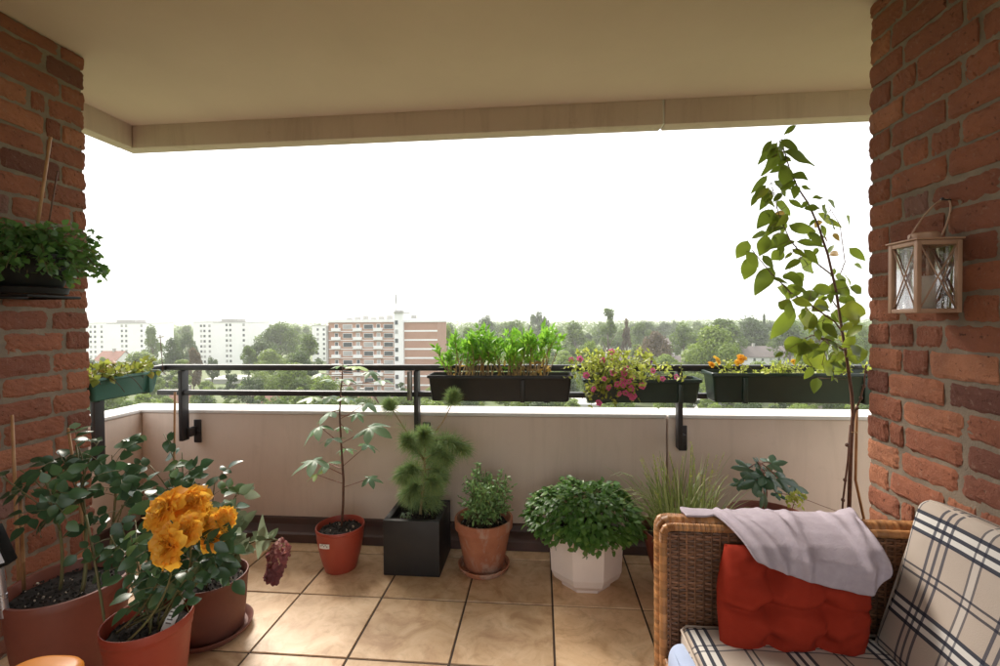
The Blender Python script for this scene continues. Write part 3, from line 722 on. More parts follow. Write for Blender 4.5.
def near_branch(p):
    best = None
    for bb in brs:
        for i in range(len(bb)*4):
            q = along(bb, i/(len(bb)*4))[0]; d = (q-p).length
            if best is None or d < best[0]: best = (d, q)
    return best
def sap_leaf(a, b_, wpx, mbx, tt):
    dy = rnd.uniform(-.1, .1); p = A(*a, dy); e = A(*b_, dy+rnd.uniform(-.05, .05)); L = (e-p).length; W = wpx*Yd/F
    d, q = near_branch(p)
    if d > .004: stm.tube([q, p], .0011, 4)
    mbx.leaf(p, e-p, V((rnd.uniform(-.3, .3), -.9, .3))+rv(.22), L*1.1, W*1.3, 'ovate', rnd.uniform(.02, .2), rnd.uniform(.1, .5), tt, 0, 7, .07)
for i, (a, b_, w) in enumerate(Z8):
    sap_leaf((740+a[0]/4.757, 120+a[1]/4.757), (740+b_[0]/4.757, 120+b_[1]/4.757), w/4.757, yl if i == 19 else lf, rnd.uniform(0, .7))
for a, b_, w in Z2:
    sap_leaf((700+a[0]/2.294, 110+a[1]/2.294), (700+b_[0]/2.294, 110+b_[1]/2.294), w/2.294, lf, rnd.uniform(.3, 1) if a[1] > 420 else rnd.uniform(.1, .8))
for a, b_, w in (((375, 475), (362, 512), 30), ((393, 550), (416, 572), 16), ((430, 632), (466, 642), 28), ((445, 540), (470, 570), 20)):
    sap_leaf((740+a[0]/4.757, 120+a[1]/4.757), (740+b_[0]/4.757, 120+b_[1]/4.757), w/4.757, yl, rnd.random())
for k in range(96):
    bb = rnd.choice([st, br2, br3, br3, br4, br5]); p0, d0 = along(bb, rnd.uniform(.6 if bb is st else .3, 1)); e0 = p0+V((rnd.uniform(-.05, .05), rnd.uniform(-.05, .05), -rnd.uniform(.0, .04))); stm.tube([p0, e0], .001, 4)
    dd = V((rnd.uniform(-1, 1), rnd.uniform(-.5, .5), -rnd.uniform(.1, 1))); ln = rnd.uniform(.04, .10)
    lf.leaf(e0, dd, V((rnd.uniform(-.4, .4), -.8, .5))+rv(.3), ln, ln*.48, 'ovate', rnd.uniform(.05, .4), rnd.uniform(.1, .4), rnd.random(), 0, 5, .03)
for k in range(26):
    p = A(850+rnd.uniform(-40, 14), 350+rnd.gauss(0, 20), rnd.uniform(-.1, .1)); e = p+V((rnd.uniform(-.06, .06), rnd.uniform(-.04, .04), -rnd.uniform(.02, .07))); L = (e-p).length
    d, q = near_branch(p)
    if d < .13: stm.tube([q, p], .0011, 4); lf.leaf(p, e-p, V((rnd.uniform(-.4, .4), -.75, .5))+rv(.35), L, L*.62, 'ovate', .1, .25, rnd.uniform(.4, 1), 0, 5, .03)
stm.build('stem', M['brown_stem'], t); lf.build('foliage', M['sap_leaf'], t); yl.build('withered_leaves', M['sap_yellow'], t)
b = MB(); b.tube([V((SC.x+.02, SC.y, .22)), A(855.5, 480, .01), A(856.5, 425, .01), A(857, 405, .01)], .006, 8); b.build('bamboo_stake', M['bamboo'], t)
b = MB()
for zz in (432,):
    p = A(853, zz); b.tube([p+V((.017*cos(a), .014*sin(a), .002*sin(2*a))) for a in [i*pi/6 for i in range(13)]], .0016, 5)
b.build('tie', M['dry_stem'], t)

# --- the three pots in the left corner
def cane(stm, pts, r0, r1, n=10):
    pts = [V(p) for p in pts]; q = bez(pts[0], pts[1], pts[2], n); stm.tube(q, [r0+(r1-r0)*i/n for i in range(n+1)], 6); return q
def compound(lf, stm, pts, u0, nleaf, size, tlo=0, thi=1, shape='ovate', face=V((.25, -.65, .8))):
    """pinnate rose-like leaves along a cane"""
    for k in range(nleaf):
        u = u0+(1-u0)*(k+rnd.random()*.6)/nleaf; p, d = along(pts, min(1, u))
        out = (d*.35+rv(.6)); out.z = out.z*.4+rnd.uniform(-.1, .35); out.normalize(); L = size*rnd.uniform(1.4, 2.2)
        q = bez(p, p+out*L*.5+V((0, 0, .012)), p+out*L+V((0, 0, -.015)), 4); stm.tube(q, .0012, 4, cap=False)
        n = (face+rv(.35)).normalized(); sd = out.cross(n).normalized()
        tt = rnd.uniform(tlo, thi)
        for uu, sg in ((1, 0), (.72, 1), (.72, -1), (.38, 1), (.38, -1)):
            if rnd.random() < .12: continue
            pp, dd = along(q, uu); dr = dd if sg == 0 else (dd*.5+sd*sg)
            ln = size*rnd.uniform(.8, 1.2)*(1.1 if sg == 0 else .9)
            lf.leaf(pp, dr+rv(.15), n+rv(.25), ln, ln*rnd.uniform(.62, .8), shape, rnd.uniform(.1, .4), rnd.uniform(.05, .3), min(1, max(0, tt+rnd.gauss(0, .15))), 0, 5)
def bloom(R, mat, npet=34, ruffle=.2):
    b = MB(); ga = pi*(3-sqrt(5))
    for i in range(npet):
        u = i/npet; az = i*ga; open_ = .15+1.35*u**.8   # inner petals upright, outer spread
        base = V((cos(az), sin(az), 0))*R*.07*u; ln = R*(.55+.5*u)*rnd.uniform(.9, 1.1); wd = R*(.55+.45*u)
        up = V((cos(az)*sin(open_), sin(az)*sin(open_), cos(open_))); inn = V((-cos(az)*cos(open_), -sin(az)*cos(open_), sin(open_))); sd = V((-sin(az), cos(az), 0))
        vs = []; nu, nv = 4, 4; ph = rnd.uniform(0, 6)
        for a in range(nu+1):
            for c in range(nv+1):
                s, w = a/nu, c/nv*2-1
                wid = wd*(.25+.75*sin(pi*.5*min(1, s*1.25)))*(1-.22*max(0, s-.75)*4*abs(w))
                cup = inn*(.28*R*(w*w)*(.5+s*.5)*(1-.4*u))+inn*(.18*ln*sin(pi*s))-inn*(.25*ln*max(0, s-.65))
                ruf = inn*(ruffle*R*.3*sin(w*7+ph+s*3)*s*s)+up*(ruffle*R*.25*cos(w*6+ph*2)*s)
                vs.append(base+up*(ln*s)+sd*(wid*.5*w)+cup+ruf)
        b.add(vs, [(a*(nv+1)+c, a*(nv+1)+c+1, (a+1)*(nv+1)+c+1, (a+1)*(nv+1)+c) for a in range(nu) for c in range(nv)], 0, min(1, max(0, .75-.6*u+rnd.gauss(0, .14))))
    return b
def put_bloom(name, pos, direction, R, mat, parent, npet=34, ruffle=.2):
    b = bloom(R, mat, npet, ruffle); q = V(direction).normalized().to_track_quat('Z', 'Y').to_matrix()
    b.v = [tuple(V(pos)+q @ V(p)) for p in b.v]
    return b.build(name, mat, parent)

# big terracotta pot
BC = V((-1.781, 1.563, 0))
t = thing('potted_rose_bush', 'big terracotta coloured pot with a tall dark leaved rose bush tied to canes', 'potted plant', BC)
round_pot(t, BC, .14, .190, .36, M['terra_plastic'], .012, .035, .012, mid=[(.4, .163), (.8, .178)]); soil(t, BC, .163, .32, chips=26)
stm = MB(); lf = MB()
mains = [cane(stm, (V((BC.x+.07, BC.y-.02, .32)), atY(93, 545, 1.58), atY(76, 445, 1.63)), .007, .003), cane(stm, (V((BC.x+.11, BC.y+.03, .32)), atY(112, 545, 1.62), atY(118, 470, 1.66)), .006, .003), cane(stm, (V((BC.x-.02, BC.y-.02, .32)), atY(70, 530, 1.52), atY(40, 470, 1.5)), .006, .003)]
for px, py, y, mi_, u, k in [(75, 440, 1.63, 0, .75, 4), (100, 440, 1.7, 0, .7, 4), (58, 452, 1.62, 0, .6, 3), (20, 470, 1.5, 2, .7, 4), (3, 478, 1.46, 2, .6, 2), (48, 492, 1.45, 2, .5, 4), (128, 468, 1.68, 1, .7, 4), (140, 490, 1.64, 1, .6, 4), (122, 505, 1.55, 1, .5, 4), (85, 475, 1.55, 0, .6, 3), (112, 455, 1.66, 1, .8, 4), (30, 492, 1.42, 2, .6, 3)]:
    tip = atY(px, py, y); base = along(mains[mi_], u)[0]; q = cane(stm, (base, base.lerp(tip, .5)+V((rnd.gauss(0, .01), rnd.gauss(0, .02), .02)), tip), .0032, .0016)
    compound(lf, stm, q, .25, k, .058, 0, .8)
stm.build('canes', M['green_stem'], t); lf.build('foliage', M['rose_leaf'], t)
for (ax, ay, ay_), (bx, by, by_) in (((12, 415, 1.56), (19, 585, 1.40)), ((68, 428, 1.66), (90, 570, 1.6)), ((21, 500, 1.5), (24, 592, 1.42))):
    b = MB(); p1 = atY(ax, ay, ay_); p0 = atZ(bx, by, .322); d = p1-p0
    b.tube([p0, p0+d*.33, p0+d*.335, p0+d*.34, p0+d*.66, p0+d*.665, p0+d*.67, p1], [.006, .006, .0072, .006, .0055, .0066, .0055, .005], 8); b.build('bamboo_stake', M['bamboo'], t)
# small lamp stuck beside it
p0 = atZ(9, 606, .36)+V((-.0, -.012, -.03)); g = thing('garden_light', 'silver tube with a black and white head stuck in the big pot', 'garden light', p0)
b = MB(); top = atY(-1, 568, p0.y); b.tube([p0, p0.lerp(top, .45), p0.lerp(top, .46), p0.lerp(top, .47), top], [.012, .012, .0135, .012, .012], 14); b.build('tube', M['silver'], g, angle=.6)
hc = atY(-6, 547, p0.y-.005); m4 = Matrix.Translation(hc) @ Euler((.1, -.25, .25)).to_matrix().to_4x4()
b = MB(); b.bbox(-.035, .035, -.022, .022, -.07, .07, .006, M4=m4); hd = b.build('head', M['black'], g, angle=.6)
b = MB(); b.bbox(.012, .031, -.026, -.0225, -.055, .035, .001, M4=m4); b.build('panel', M['panel'], hd)

# front pot with orange blooms
FP = V((-1.325, 1.415, 0))
t = thing('potted_orange_rose', 'orange roses in the front terracotta red pot with a plant tag', 'potted plant', FP)
round_pot(t, FP, .092, .129, .34, M['red_plastic'], .003, .03, .004, mid=[(.5, .111), (.84, .122), (.845, .125)]); soil(t, FP, .113, .295, chips=10)
stm = MB(); lf = MB()
blooms = [(163, 509, 1.36, .068, 'orange_petal', (-.25, -.8, .75)), (192, 502, 1.42, .060, 'orange_petal', (.25, -.8, .75)), (187, 529, 1.35, .052, 'orange_petal', (.2, -.9, .5)), (166, 547, 1.30, .066, 'orange_petal', (-.15, -1, .15)),
          (207, 522, 1.42, .044, 'yellow_petal', (.3, -.8, .5)), (224, 519, 1.44, .040, 'orange_petal', (.7, -.6, .3)), (213, 540, 1.42, .042, 'orange_petal', (.3, -.9, .35)), (203, 512, 1.44, .032, 'yellow_petal', (0, -.8, .6))]
for px, py, y, R, mt, d in blooms:
    c = atY(px, py, y); d = V(d).normalized(); base = V((FP.x+rnd.gauss(0, .03), FP.y+rnd.gauss(0, .03), .32)); q = cane(stm, (base, V((c.x, c.y+.04, .45)), c-d*R*.35), .004, .002)
    compound(lf, stm, q, .55, 3, .05, .1, .9)
    put_bloom('bloom', c-d*R*.35, d, R, M[mt], t, 34, .3)
for px, py, y, k in [(130, 535, 1.42, 4), (118, 548, 1.46, 3), (195, 570, 1.38, 4), (135, 520, 1.5, 5), (215, 556, 1.44, 4), (200, 560, 1.42, 5), (172, 585, 1.40, 4), (180, 490, 1.5, 5), (110, 535, 1.45, 4), (150, 560, 1.5, 4), (160, 572, 1.5, 4), (185, 575, 1.5, 4)]:
    tip = atY(px, py, y); base = V((FP.x+.03+rnd.gauss(0, .025), FP.y+rnd.gauss(0, .025), .30)); q = cane(stm, (base, base.lerp(tip, .5)+V((0, 0, .05)), tip), .0035, .0016); compound(lf, stm, q, .5, k, .054, 0, .85)
for px, py in ((147, 607), (163, 603), (150, 614)):
    p = atZ(px, py, .33); stm.tube([p-V((0, 0, .03)), p], .0014, 4); lf.leaf(p, rv(.4)+V((-.6, -.4, 0)), V((0, -.6, .8)), .05, .04, 'round', .2, .1, .7)
p0 = atZ(106, 632, .30); q = [p0, atY(98, 575, 1.40), atY(86, 515, 1.46)]; stm.tube(bez(*q), .004, 6)
stm.build('canes', M['green_stem'], t); lf.build('foliage', M['rose_leaf'], t)
b = MB(); c = V((FP.x+.085, FP.y+.0, .34)); m4 = Matrix.Translation(c) @ Euler((-.35, .35, .35)).to_matrix().to_4x4()
b.bbox(-.016, .016, -.0006, .0006, -.07, .07, .0004, 0, M4=m4)
for q in range(7): b.box(-.011, .004+.006*rnd.random(), -.0016, -.0009, -.02+q*.011, -.016+q*.011, 1, M4=m4)
b.build('plant_tag', [M['label'], M['ink']], t)

# third pot: hydrangea with fading flower, on a saucer
HC = V((-1.415, 1.825, 0)); saucer('plant_saucer', 'brown plastic saucer under the pot with the faded pink flower', (HC.x, HC.y), .158, M['terra_dark'], .032)
t = thing('potted_hydrangea', 'brown pot with pale green leaves and one faded dusky pink flower head', 'potted plant', (HC.x, HC.y, .012))
round_pot(t, HC, .122, .142, .235, M['terra_dark'], .003, .02, .005, zs=.0125, mid=[(.5, .133)]); soil(t, HC, .122, .208)
stm = MB(); lf = MB(); ll = MB()
for px, py, y, k, lite in [(164, 434, 1.95, 4, 0), (182, 452, 1.9, 4, 0), (150, 465, 1.9, 4, 0), (190, 470, 1.85, 4, 0), (215, 480, 1.85, 4, 0), (168, 480, 1.8, 4, 0), (205, 495, 1.75, 4, 0), (238, 492, 1.85, 4, 1), (232, 510, 1.8, 5, 1), (248, 522, 1.82, 4, 1), (222, 545, 1.68, 5, 1), (236, 556, 1.74, 4, 1), (212, 560, 1.70, 4, 1), (195, 520, 1.8, 5, 0), (232, 530, 1.72, 5, 1)]:
    tip = atY(px, py, y); base = V((HC.x+rnd.gauss(0, .03), HC.y+rnd.gauss(0, .03), .21)); q = cane(stm, (base, base.lerp(tip, .5)+V((0, 0, .07)), tip), .004, .0018)
    if not lite: compound(lf, stm, q, .5, k, .056, .1, 1)
    else:
        for z in range(k*3):
            p, d = along(q, .45+.55*rnd.random()); ln = rnd.uniform(.05, .085); o = rv(.7)+d*.5
            stm.tube([p, p+o.normalized()*.025], .0014, 4); ll.leaf(p+o.normalized()*.025, o, V((.2, -.6, .8))+rv(.3), ln, ln*.62, 'ovate', rnd.uniform(.1, .5), .2, rnd.random(), 0, 5)
for a, b_, w in (((262, 540), (262, 518), 9), ((262, 552), (272, 535), 8), ((265, 525), (258, 556), 14), ((247, 515), (240, 512), 8)):
    p = atY(*a, 1.80); e = atY(*b_, 1.80); ll.leaf(p, e-p, V((.3, -.9, .2)), (e-p).length*1.2, w*1.8/F, 'lance', .1, .2, .95)
hp = atY(281, 556, 1.80); base = V((HC.x+.08, HC.y, .22)); q = cane(stm, (base, V((HC.x+.12, HC.y-.03, .44)), atY(279, 540, 1.80)), .0045, .0032)
for z in range(7):
    p, d = along(q, .5+.42*rnd.random()); o = rv(.6)+V((.2, 0, -.1)); ln = rnd.uniform(.05, .075); ll.leaf(p, o, V((.2, -.7, .7))+rv(.3), ln, ln*.6, 'ovate', .3, .2, rnd.random(), 0, 5)
fl = MB()
for k in range(120):
    u = rnd.random(); a_ = rnd.uniform(0, 6.283); r_ = 12.5*(1-.5*u)*(1-.5*max(0, .25-u)*4)*(.75+.35*rnd.random()); c = atY(282-11*u+r_*cos(a_), 543+38*u+rnd.gauss(0, 2), 1.80+r_*sin(a_)*1.8/F)
    for z in range(4):
        a = z*pi/2+rnd.random(); nn = (c-atY(282-11*u, 545+38*u, 1.80)+V((0, -.008, .01))+rv(.012)).normalized(); tx = nn.orthogonal().normalized(); ty = nn.cross(tx)
        fl.leaf(c, tx*cos(a)+ty*sin(a), nn, .016, .0155, 'round', .2, .1, min(1, max(0, (.85-.9*u)+rnd.gauss(0, .2))), 0, 3)
stm.build('stems', M['green_stem'], t); lf.build('foliage', M['rose_leaf'], t); ll.build('pale_foliage', M['light_leaf'], t); fl.build('flower_head', M['dusk_petal'], t)
put_bloom('bud', atY(202, 493, 1.62), (.1, -.8, .5), .02, M['pale_petal'], t, 12, .05)
b = MB(); b.tube([V((HC.x-.06, HC.y+.03, .22)), atY(174, 480, 1.93), atY(175, 392, 1.97)], .005, 8); b.build('bamboo_stake', M['bamboo'], t)

# --- hanging pot on the left wall
WC = V((-2.005, 1.635, 0)); zb = 1.44
t = thing('wall_pot', 'round black pot with trailing green plant on a bracket on the left brick wall', 'hanging plant', (WC.x, WC.y, zb))
b = MB(); b.lathe([(.06, 0), (.075, .004), (.098, .03), (.114, .08), (.118, .125), (.122, .13), (.122, .148), (.116, .15), (.112, .14), (.1, .1)], (WC.x, WC.y, zb+.012), 40); b.build('pot', M['black'], t, angle=.7)
soil(t, WC, .105, zb+.13, chips=0)
b = MB(); b.lathe([(.085, 0), (.108, .006), (.114, .028), (.118, .03), (.112, .031), (.10, .009), (.004, .008)], (WC.x, WC.y, zb), 36)
b.bbox(XL-.004, WC.x+.105, WC.y-.10, WC.y-.09, zb-.012, zb-.001, .002); b.bbox(XL-.004, WC.x+.105, WC.y+.09, WC.y+.10, zb-.012, zb-.001, .002); b.bbox(WC.x+.098, WC.x+.108, WC.y-.1, WC.y+.1, zb-.0115, zb-.0015, .002)
b.bbox(XL-.004, XL+.006, WC.y-.1, WC.y+.1, zb-.0118, zb-.0012, .001)
b.build('bracket', M['black'], t, angle=.7)
lf = MB(); stm = MB()
for k in range(300):
    a = rnd.uniform(0, 2*pi); ca, sa = cos(a), sin(a); base = V((WC.x+.07*ca*rnd.random(), WC.y+.07*sa*rnd.random(), zb+.14)); rr = rnd.uniform(.03, .20); drop = rnd.uniform(-.06, .14)
    if sa > .4 and rnd.random() < .5: rr *= 1.15; drop = rnd.uniform(.02, .13)
    tip = base+V((ca*rr*.8, sa*rr*1.0, -drop+.06))
    tip.x = max(tip.x, XL+.015)
    pts = bez(base, base.lerp(tip, .55)+V((0, 0, .09)), tip, 6); stm.tube(pts, .0014, 4, cap=False)
    for q in range(11):
        p, d = along(pts, .2+.8*rnd.random()); ln = rnd.uniform(.02, .036); o = d*.4+rv(.6); p = p+o.normalized()*.012
        if p.x < XL+.012: p.x = XL+.012+rnd.random()*.02
        lf.leaf(p, o, V((.5, -.4, .7))+rv(.35), ln, ln*.85, 'ovate', .25, .2, min(1, max(0, rnd.gauss(.4, .22)+.3*(p.y-WC.y)/.2)), 0, 3)
stm.build('stems', M['green_stem'], t); lf.build('foliage', M['basket_leaf'], t)
for (a, b_, r) in (((38, 222), (50.5, 137), .0055), ((49, 222), (57.5, 171), .0028)):
    p0, p1 = atX(*a, -2.0), atX(*b_, -2.0); p0 = p0+(p0-p1)*.35
    bb = MB(); d = p1-p0; bb.tube([p0, p0+d*.62, p0+d*.63, p0+d*.64, p0+d*.97, p1], [r, r, r*1.2, r, r, r*1.15], 8); bb.build('bamboo_stake', M['bamboo'] if r > .004 else M['brown_stem'], t)

# ------------------------------------------------------------------ planters on the railing
def trough(parent, x0, x1, y0, y1, z0, z1, mat, tap=.022, rim=.008, ribs=(), M4=None):
    """hollow window box, rim on top, slightly narrower at the bottom"""
    b = MB(); n = 5
    def rect(a, z, r=.018):
        pts = []
        X0, X1, Y0, Y1 = x0+a, x1-a, y0+a, y1-a
        for cx, cy, a0 in ((X1-r, Y1-r, 0), (X0+r, Y1-r, pi/2), (X0+r, Y0+r, pi), (X1-r, Y0+r, 3*pi/2)):
            for k in range(n): pts.append(V((cx+r*cos(a0+k*pi/2/(n-1)), cy+r*sin(a0+k*pi/2/(n-1)), z)))
        return pts
    rings = [rect(tap+.006, z0), rect(tap, z0+.006), rect(rim+.002, z1-.022), rect(rim, z1-.018), rect(0, z1-.015), rect(0, z1-.003), rect(.002, z1), rect(.009, z1), rect(.011, z1-.004), rect(.014, z1-.05)]
    k = len(rings[0]); vs = [p for r in rings for p in r]; fs = [tuple(range(k-1, -1, -1))]
    for i in range(len(rings)-1): fs += [(i*k+q, i*k+(q+1) % k, (i+1)*k+(q+1) % k, (i+1)*k+q) for q in range(k)]
    b.add(vs, fs)
    for rx in ribs: b.bbox(rx-.012, rx+.012, y0+tap*.25-.003, y0+tap+.006, z0-.001, z1-.024, .003)
    if M4 is not None: b.v = [tuple(M4 @ V(p)) for p in b.v]
    o = b.build('trough', mat, parent, angle=.6)
    s = MB(); q = 26
    for i in range(q):
        for j in range(4):
            xa, xb = x0+.018+(x1-x0-.036)*i/q, x0+.018+(x1-x0-.036)*(i+1)/q; ya, yb = y0+.018+(y1-y0-.036)*j/4, y0+.018+(y1-y0-.036)*(j+1)/4
            zz = z1-.035; s.add([(xa, ya, zz+rnd.uniform(0, .006)), (xb, ya, zz+rnd.uniform(0, .006)), (xb, yb, zz+rnd.uniform(0, .006)), (xa, yb, zz+rnd.uniform(0, .006))], [(0, 1, 2, 3)], 0, rnd.random())
    if M4 is not None: s.v = [tuple(M4 @ V(p)) for p in s.v]
    s.build('soil', M['soil'], parent, smooth=False)
    for rx in (x0+(x1-x0)*.18, x1-(x1-x0)*.18):
        h = MB(); h.add([(rx+s_*.011, y, z) for s_ in (-1, 1) for y, z in ((y0+.03, z0-.006), (y1+.006, z0-.006), (y1+.006, z1+.02), (y1+.001, z1+.02), (y1+.001, z0-.001), (y0+.03, z0-.001))], [(0, 1, 2, 3, 4, 5), (11, 10, 9, 8, 7, 6)]+[(i, 6+i, 6+(i+1) % 6, (i+1) % 6) for i in range(6)])
        if M4 is not None: h.v = [tuple(M4 @ V(p)) for p in h.v]
        h.build('hanger', M['rail'], parent, smooth=False)
    return o
# black one, lush green
t = thing('window_box', 'black window box with tall lush bright green plants on the railing', 'planter', (-.22, 2.52, .88))
trough(t, -.622, .170, 2.43, 2.60, .887, 1.030, M['black_plastic'], ribs=(-.10,))
lf = MB(); stm = MB(); dr = MB()
for k in range(80):
    x = rnd.uniform(-.50, .04); y = rnd.uniform(2.46, 2.57); base = V((x, y, .998)); g = sin(x*17+1)*.03
    h_ = (.22 if x < -.32 else .25 if x < -.12 else .275)+g+rnd.gauss(0, .02); h_ = min(h_, .30); tip = base+V((rnd.gauss(0, .05), rnd.gauss(-.02, .05), h_*rnd.uniform(.7, 1)))
    pts = bez(base, base.lerp(tip, .5)+rv(.012), tip, 6); stm.tube(pts, [.0035-.002*i/6 for i in range(7)], 5, cap=False)
    for q in range(30):
        u = .38+.62*sqrt(rnd.random()); p, d = along(pts, u); o = d*.55+rv(.55); o.normalize(); ln = rnd.uniform(.03, .05)
        lf.leaf(p+o*.008, o+V((0, 0, .3)), V((0, -.6, .8))+rv(.5), ln, ln*.38, 'lance', .15, .2, min(1, max(0, (.35 if x < -.26 else .6)+rnd.gauss(0, .25))), 0, 3)
for k in range(70):
    x = rnd.choice([rnd.gauss(-.24, .05), rnd.gauss(-.02, .06), rnd.uniform(-.5, .05)]); p = V((x, rnd.uniform(2.45, 2.57), rnd.uniform(1.0, 1.12))); dr.leaf(p, rv()+V((0, 0, -.6)), rv(), .05, .016, 'lance', .4, t=rnd.random(), seg=4)
stm.build('stems', M['dry_stem'], t); lf.build('foliage', M['lush_leaf'], t); dr.build('dry_leaves', M['sap_yellow'], t)
# dark green with petunias
t = thing('window_box', 'short dark green window box overflowing with pink petunias and yellow green leaves', 'planter', (.525, 2.52, .88))
trough(t, .222, .832, 2.43, 2.60, .886, 1.012, M['dark_green_plastic'], ribs=(.72,))
lf = MB(); stm = MB()
for k in range(150):
    a = rnd.uniform(0, 2*pi); base = V((rnd.uniform(.26, .55), rnd.uniform(2.46, 2.57), .985)); tip = V((base.x+rnd.gauss(-.0, .09), base.y-.03+rnd.gauss(-.03, .06), 1.03+rnd.gauss(.055, .045)))
    if k % 3 == 0: tip = V((rnd.uniform(.21, .55), 2.40+rnd.gauss(0, .025), 1.02-.14*rnd.random()*(1 if base.x < .5 else .3)))
    if tip.z > 1.15: tip.z = 1.15
    pts = bez(base, V((tip.x*.5+base.x*.5, (tip.y+base.y)/2, max(base.z, tip.z)+.05)), tip, 6); stm.tube(pts, .0014, 4, cap=False)
    for q in range(13):
        p, d = along(pts, .3+.7*rnd.random()); ln = rnd.uniform(.016, .03); lf.leaf(p, d*.4+rv(.7), V((0, -.6, .8))+rv(.5), ln, ln*.6, 'ovate', .2, .2, rnd.random(), 0, 3)
for k in range(30):
    p = V((rnd.uniform(.6, .8), rnd.uniform(2.45, 2.56), .99)); lf.leaf(p, rv(.6)+V((0, 0, .7)), V((0, -.6, .6))+rv(.5), .022, .011, 'ovate', .2, .2, rnd.random(), 0, 3)
stm.tube([(.745, 2.52, .98), (.748, 2.515, 1.04), (.742, 2.51, 1.085)], .0025, 5)
for k in range(14): lf.leaf(V((.744, 2.513, 1.01+k*.0055)), rv(.5)+V((0, 0, .4)), rv(), .014, .008, 'ovate', t=rnd.random(), seg=3)
stm.build('stems', M['green_stem'], t); lf.build('foliage', M['yg_leaf'], t)
def petunia_mesh():
    b = MB(); n = 20; R = .021; vs = [V((0, 0, -.010))]
    for ring, z in ((.35, -.001), (.8, .004), (1, .002)):
        for k in range(n):
            a = 2*pi*k/n; r = R*ring*(1+.13*cos(5*a)*ring); vs.append(V((r*cos(a), r*sin(a), z+.0025*sin(10*a)*ring)))
    b.add(vs, [(0, 1+k, 1+(k+1) % n) for k in range(n)], 1)
    for i in range(2): b.add(vs, [(1+i*n+k, 1+(i+1)*n+k, 1+(i+1)*n+(k+1) % n, 1+i*n+(k+1) % n) for k in range(n)], 0, .3+.4*i)
    return b
pm = None
Z7 = [(55, 105, 0), (90, 195, 0), (240, 182, 0), (300, 185, 0), (245, 112, 0), (350, 208, 0), (325, 232, 0), (295, 250, 0), (275, 298, 0), (310, 295, 0), (335, 308, 0), (355, 312, 0), (345, 318, 0), (130, 272, 0), (215, 265, 0), (400, 255, 0), (515, 215, 0), (190, 215, 0), (155, 345, 0), (182, 112, 0), (315, 160, 0), (230, 65, 0), (440, 120, 1), (460, 170, 0), (590, 205, 0), (160, 350, 0), (8, 110, 0), (292, 222, 0), (262, 245, 0), (340, 268, 0)]
for x, y, kd in Z7:
    dy = 2.395-.02*rnd.random() if y > 130 else 2.42+rnd.uniform(0, .08)
    p = atY(570+x/5.55, 340+y/5.55, dy)
    if pm is None:
        o = petunia_mesh().build('petunia_flower', [M['pink_petal'], M['throat']]); o.parent = t; pm = o
    else:
        o = bpy.data.objects.new('petunia_flower', pm.data); col.objects.link(o); o.parent = t
    if kd: 
        o.data = pm.data.copy(); o.data.materials[0] = M['purple_petal']; o['label'] = 'single purple flower'
    o.location = p-t.location; o.rotation_euler = (V((rnd.gauss(0, .4), -1, rnd.gauss(.35, .3)))).to_track_quat('Z', 'Y').to_euler(); s = rnd.uniform(.6, .9); o.scale = (s, s, s)
# long dark green with small yellow flowers
t = thing('window_box', 'long dark green window box with low plants and orange yellow flowers beside the brick wall', 'planter', (1.38, 2.52, .88))
trough(t, .875, 1.86, 2.425, 2.605, .892, 1.047, M['dark_green_plastic'], ribs=(1.04, 1.62))
lf = MB(); stm = MB()
for k in range(120):
    x = rnd.uniform(.93, 1.82); base = V((x, rnd.uniform(2.46, 2.57), 1.01)); tip = base+V((rnd.gauss(0, .03), rnd.gauss(-.01, .03), rnd.uniform(.03, .085)*(1+.4*sin(x*21)))); pts = [base, base.lerp(tip, .5)+rv(.006), tip]; stm.tube(pts, .0014, 4, cap=False)
    for q in range(9):
        p, d = along(pts, .2+.8*rnd.random()); ln = rnd.uniform(.014, .03); lf.leaf(p, d*.3+rv(.7), V((0, -.6, .8))+rv(.5), ln, ln*.55, 'ovate', .2, .2, rnd.random(), 0, 3)
stm.build('stems', M['green_stem'], t); lf.build('foliage', M['autumn_leaf' if False else 'yg_leaf'], t)
for px, py, R, mt in ((716, 361, .026, 'yellow_petal'), (741, 359, .026, 'orange_petal'), (794, 362, .018, 'yellow_petal'), (711, 365, .02, 'orange_petal'), (738, 363, .02, 'yellow_petal')):
    put_bloom('flower', atY(px, py, 2.49), (rnd.gauss(0, .3), -.7, .7), R, M[mt], t, 16, .3)
# teal one on the side rail
tx0, tx1, ty0, ty1 = -2.135, -2.283, 1.997, 2.40
t = thing('window_box', 'small teal window box with yellowing leaves on the side rail by the left wall', 'planter', (-2.2, 2.2, .94))
m4 = Matrix.Translation((-2.135, 2.2, 0)) @ Matrix.Rotation(pi/2, 4, 'Z')
trough(t, -.203, .203, 0, .148, .945, 1.062, M['teal_plastic'], ribs=(.13,), M4=m4)
lf = MB(); stm = MB()
for k in range(60):
    base = V((-2.21+rnd.gauss(0, .03), rnd.uniform(2.02, 2.38), 1.03)); tip = base+V((rnd.gauss(.03, .04), rnd.gauss(0, .04), rnd.uniform(.03, .105))); pts = [base, base.lerp(tip, .5)+rv(.006), tip]; stm.tube(pts, .0016, 4, cap=False)
    for q in range(5):
        p, d = along(pts, .4+.6*rnd.random()); ln = rnd.uniform(.028, .05); lf.leaf(p, d*.3+rv(.7), V((.4, -.5, .8))+rv(.4), ln, ln*.75, 'ovate', .3, .2, min(1, max(0, rnd.gauss(.5, .3))), 0, 4)
for q in range(2):
    p0 = V((-2.14, 2.03+.1*q, 1.06)); pts = bez(p0, p0+V((.05, .02, .03)), p0+V((.05, .09, -.08)), 6); stm.tube(pts, .0014, 4)
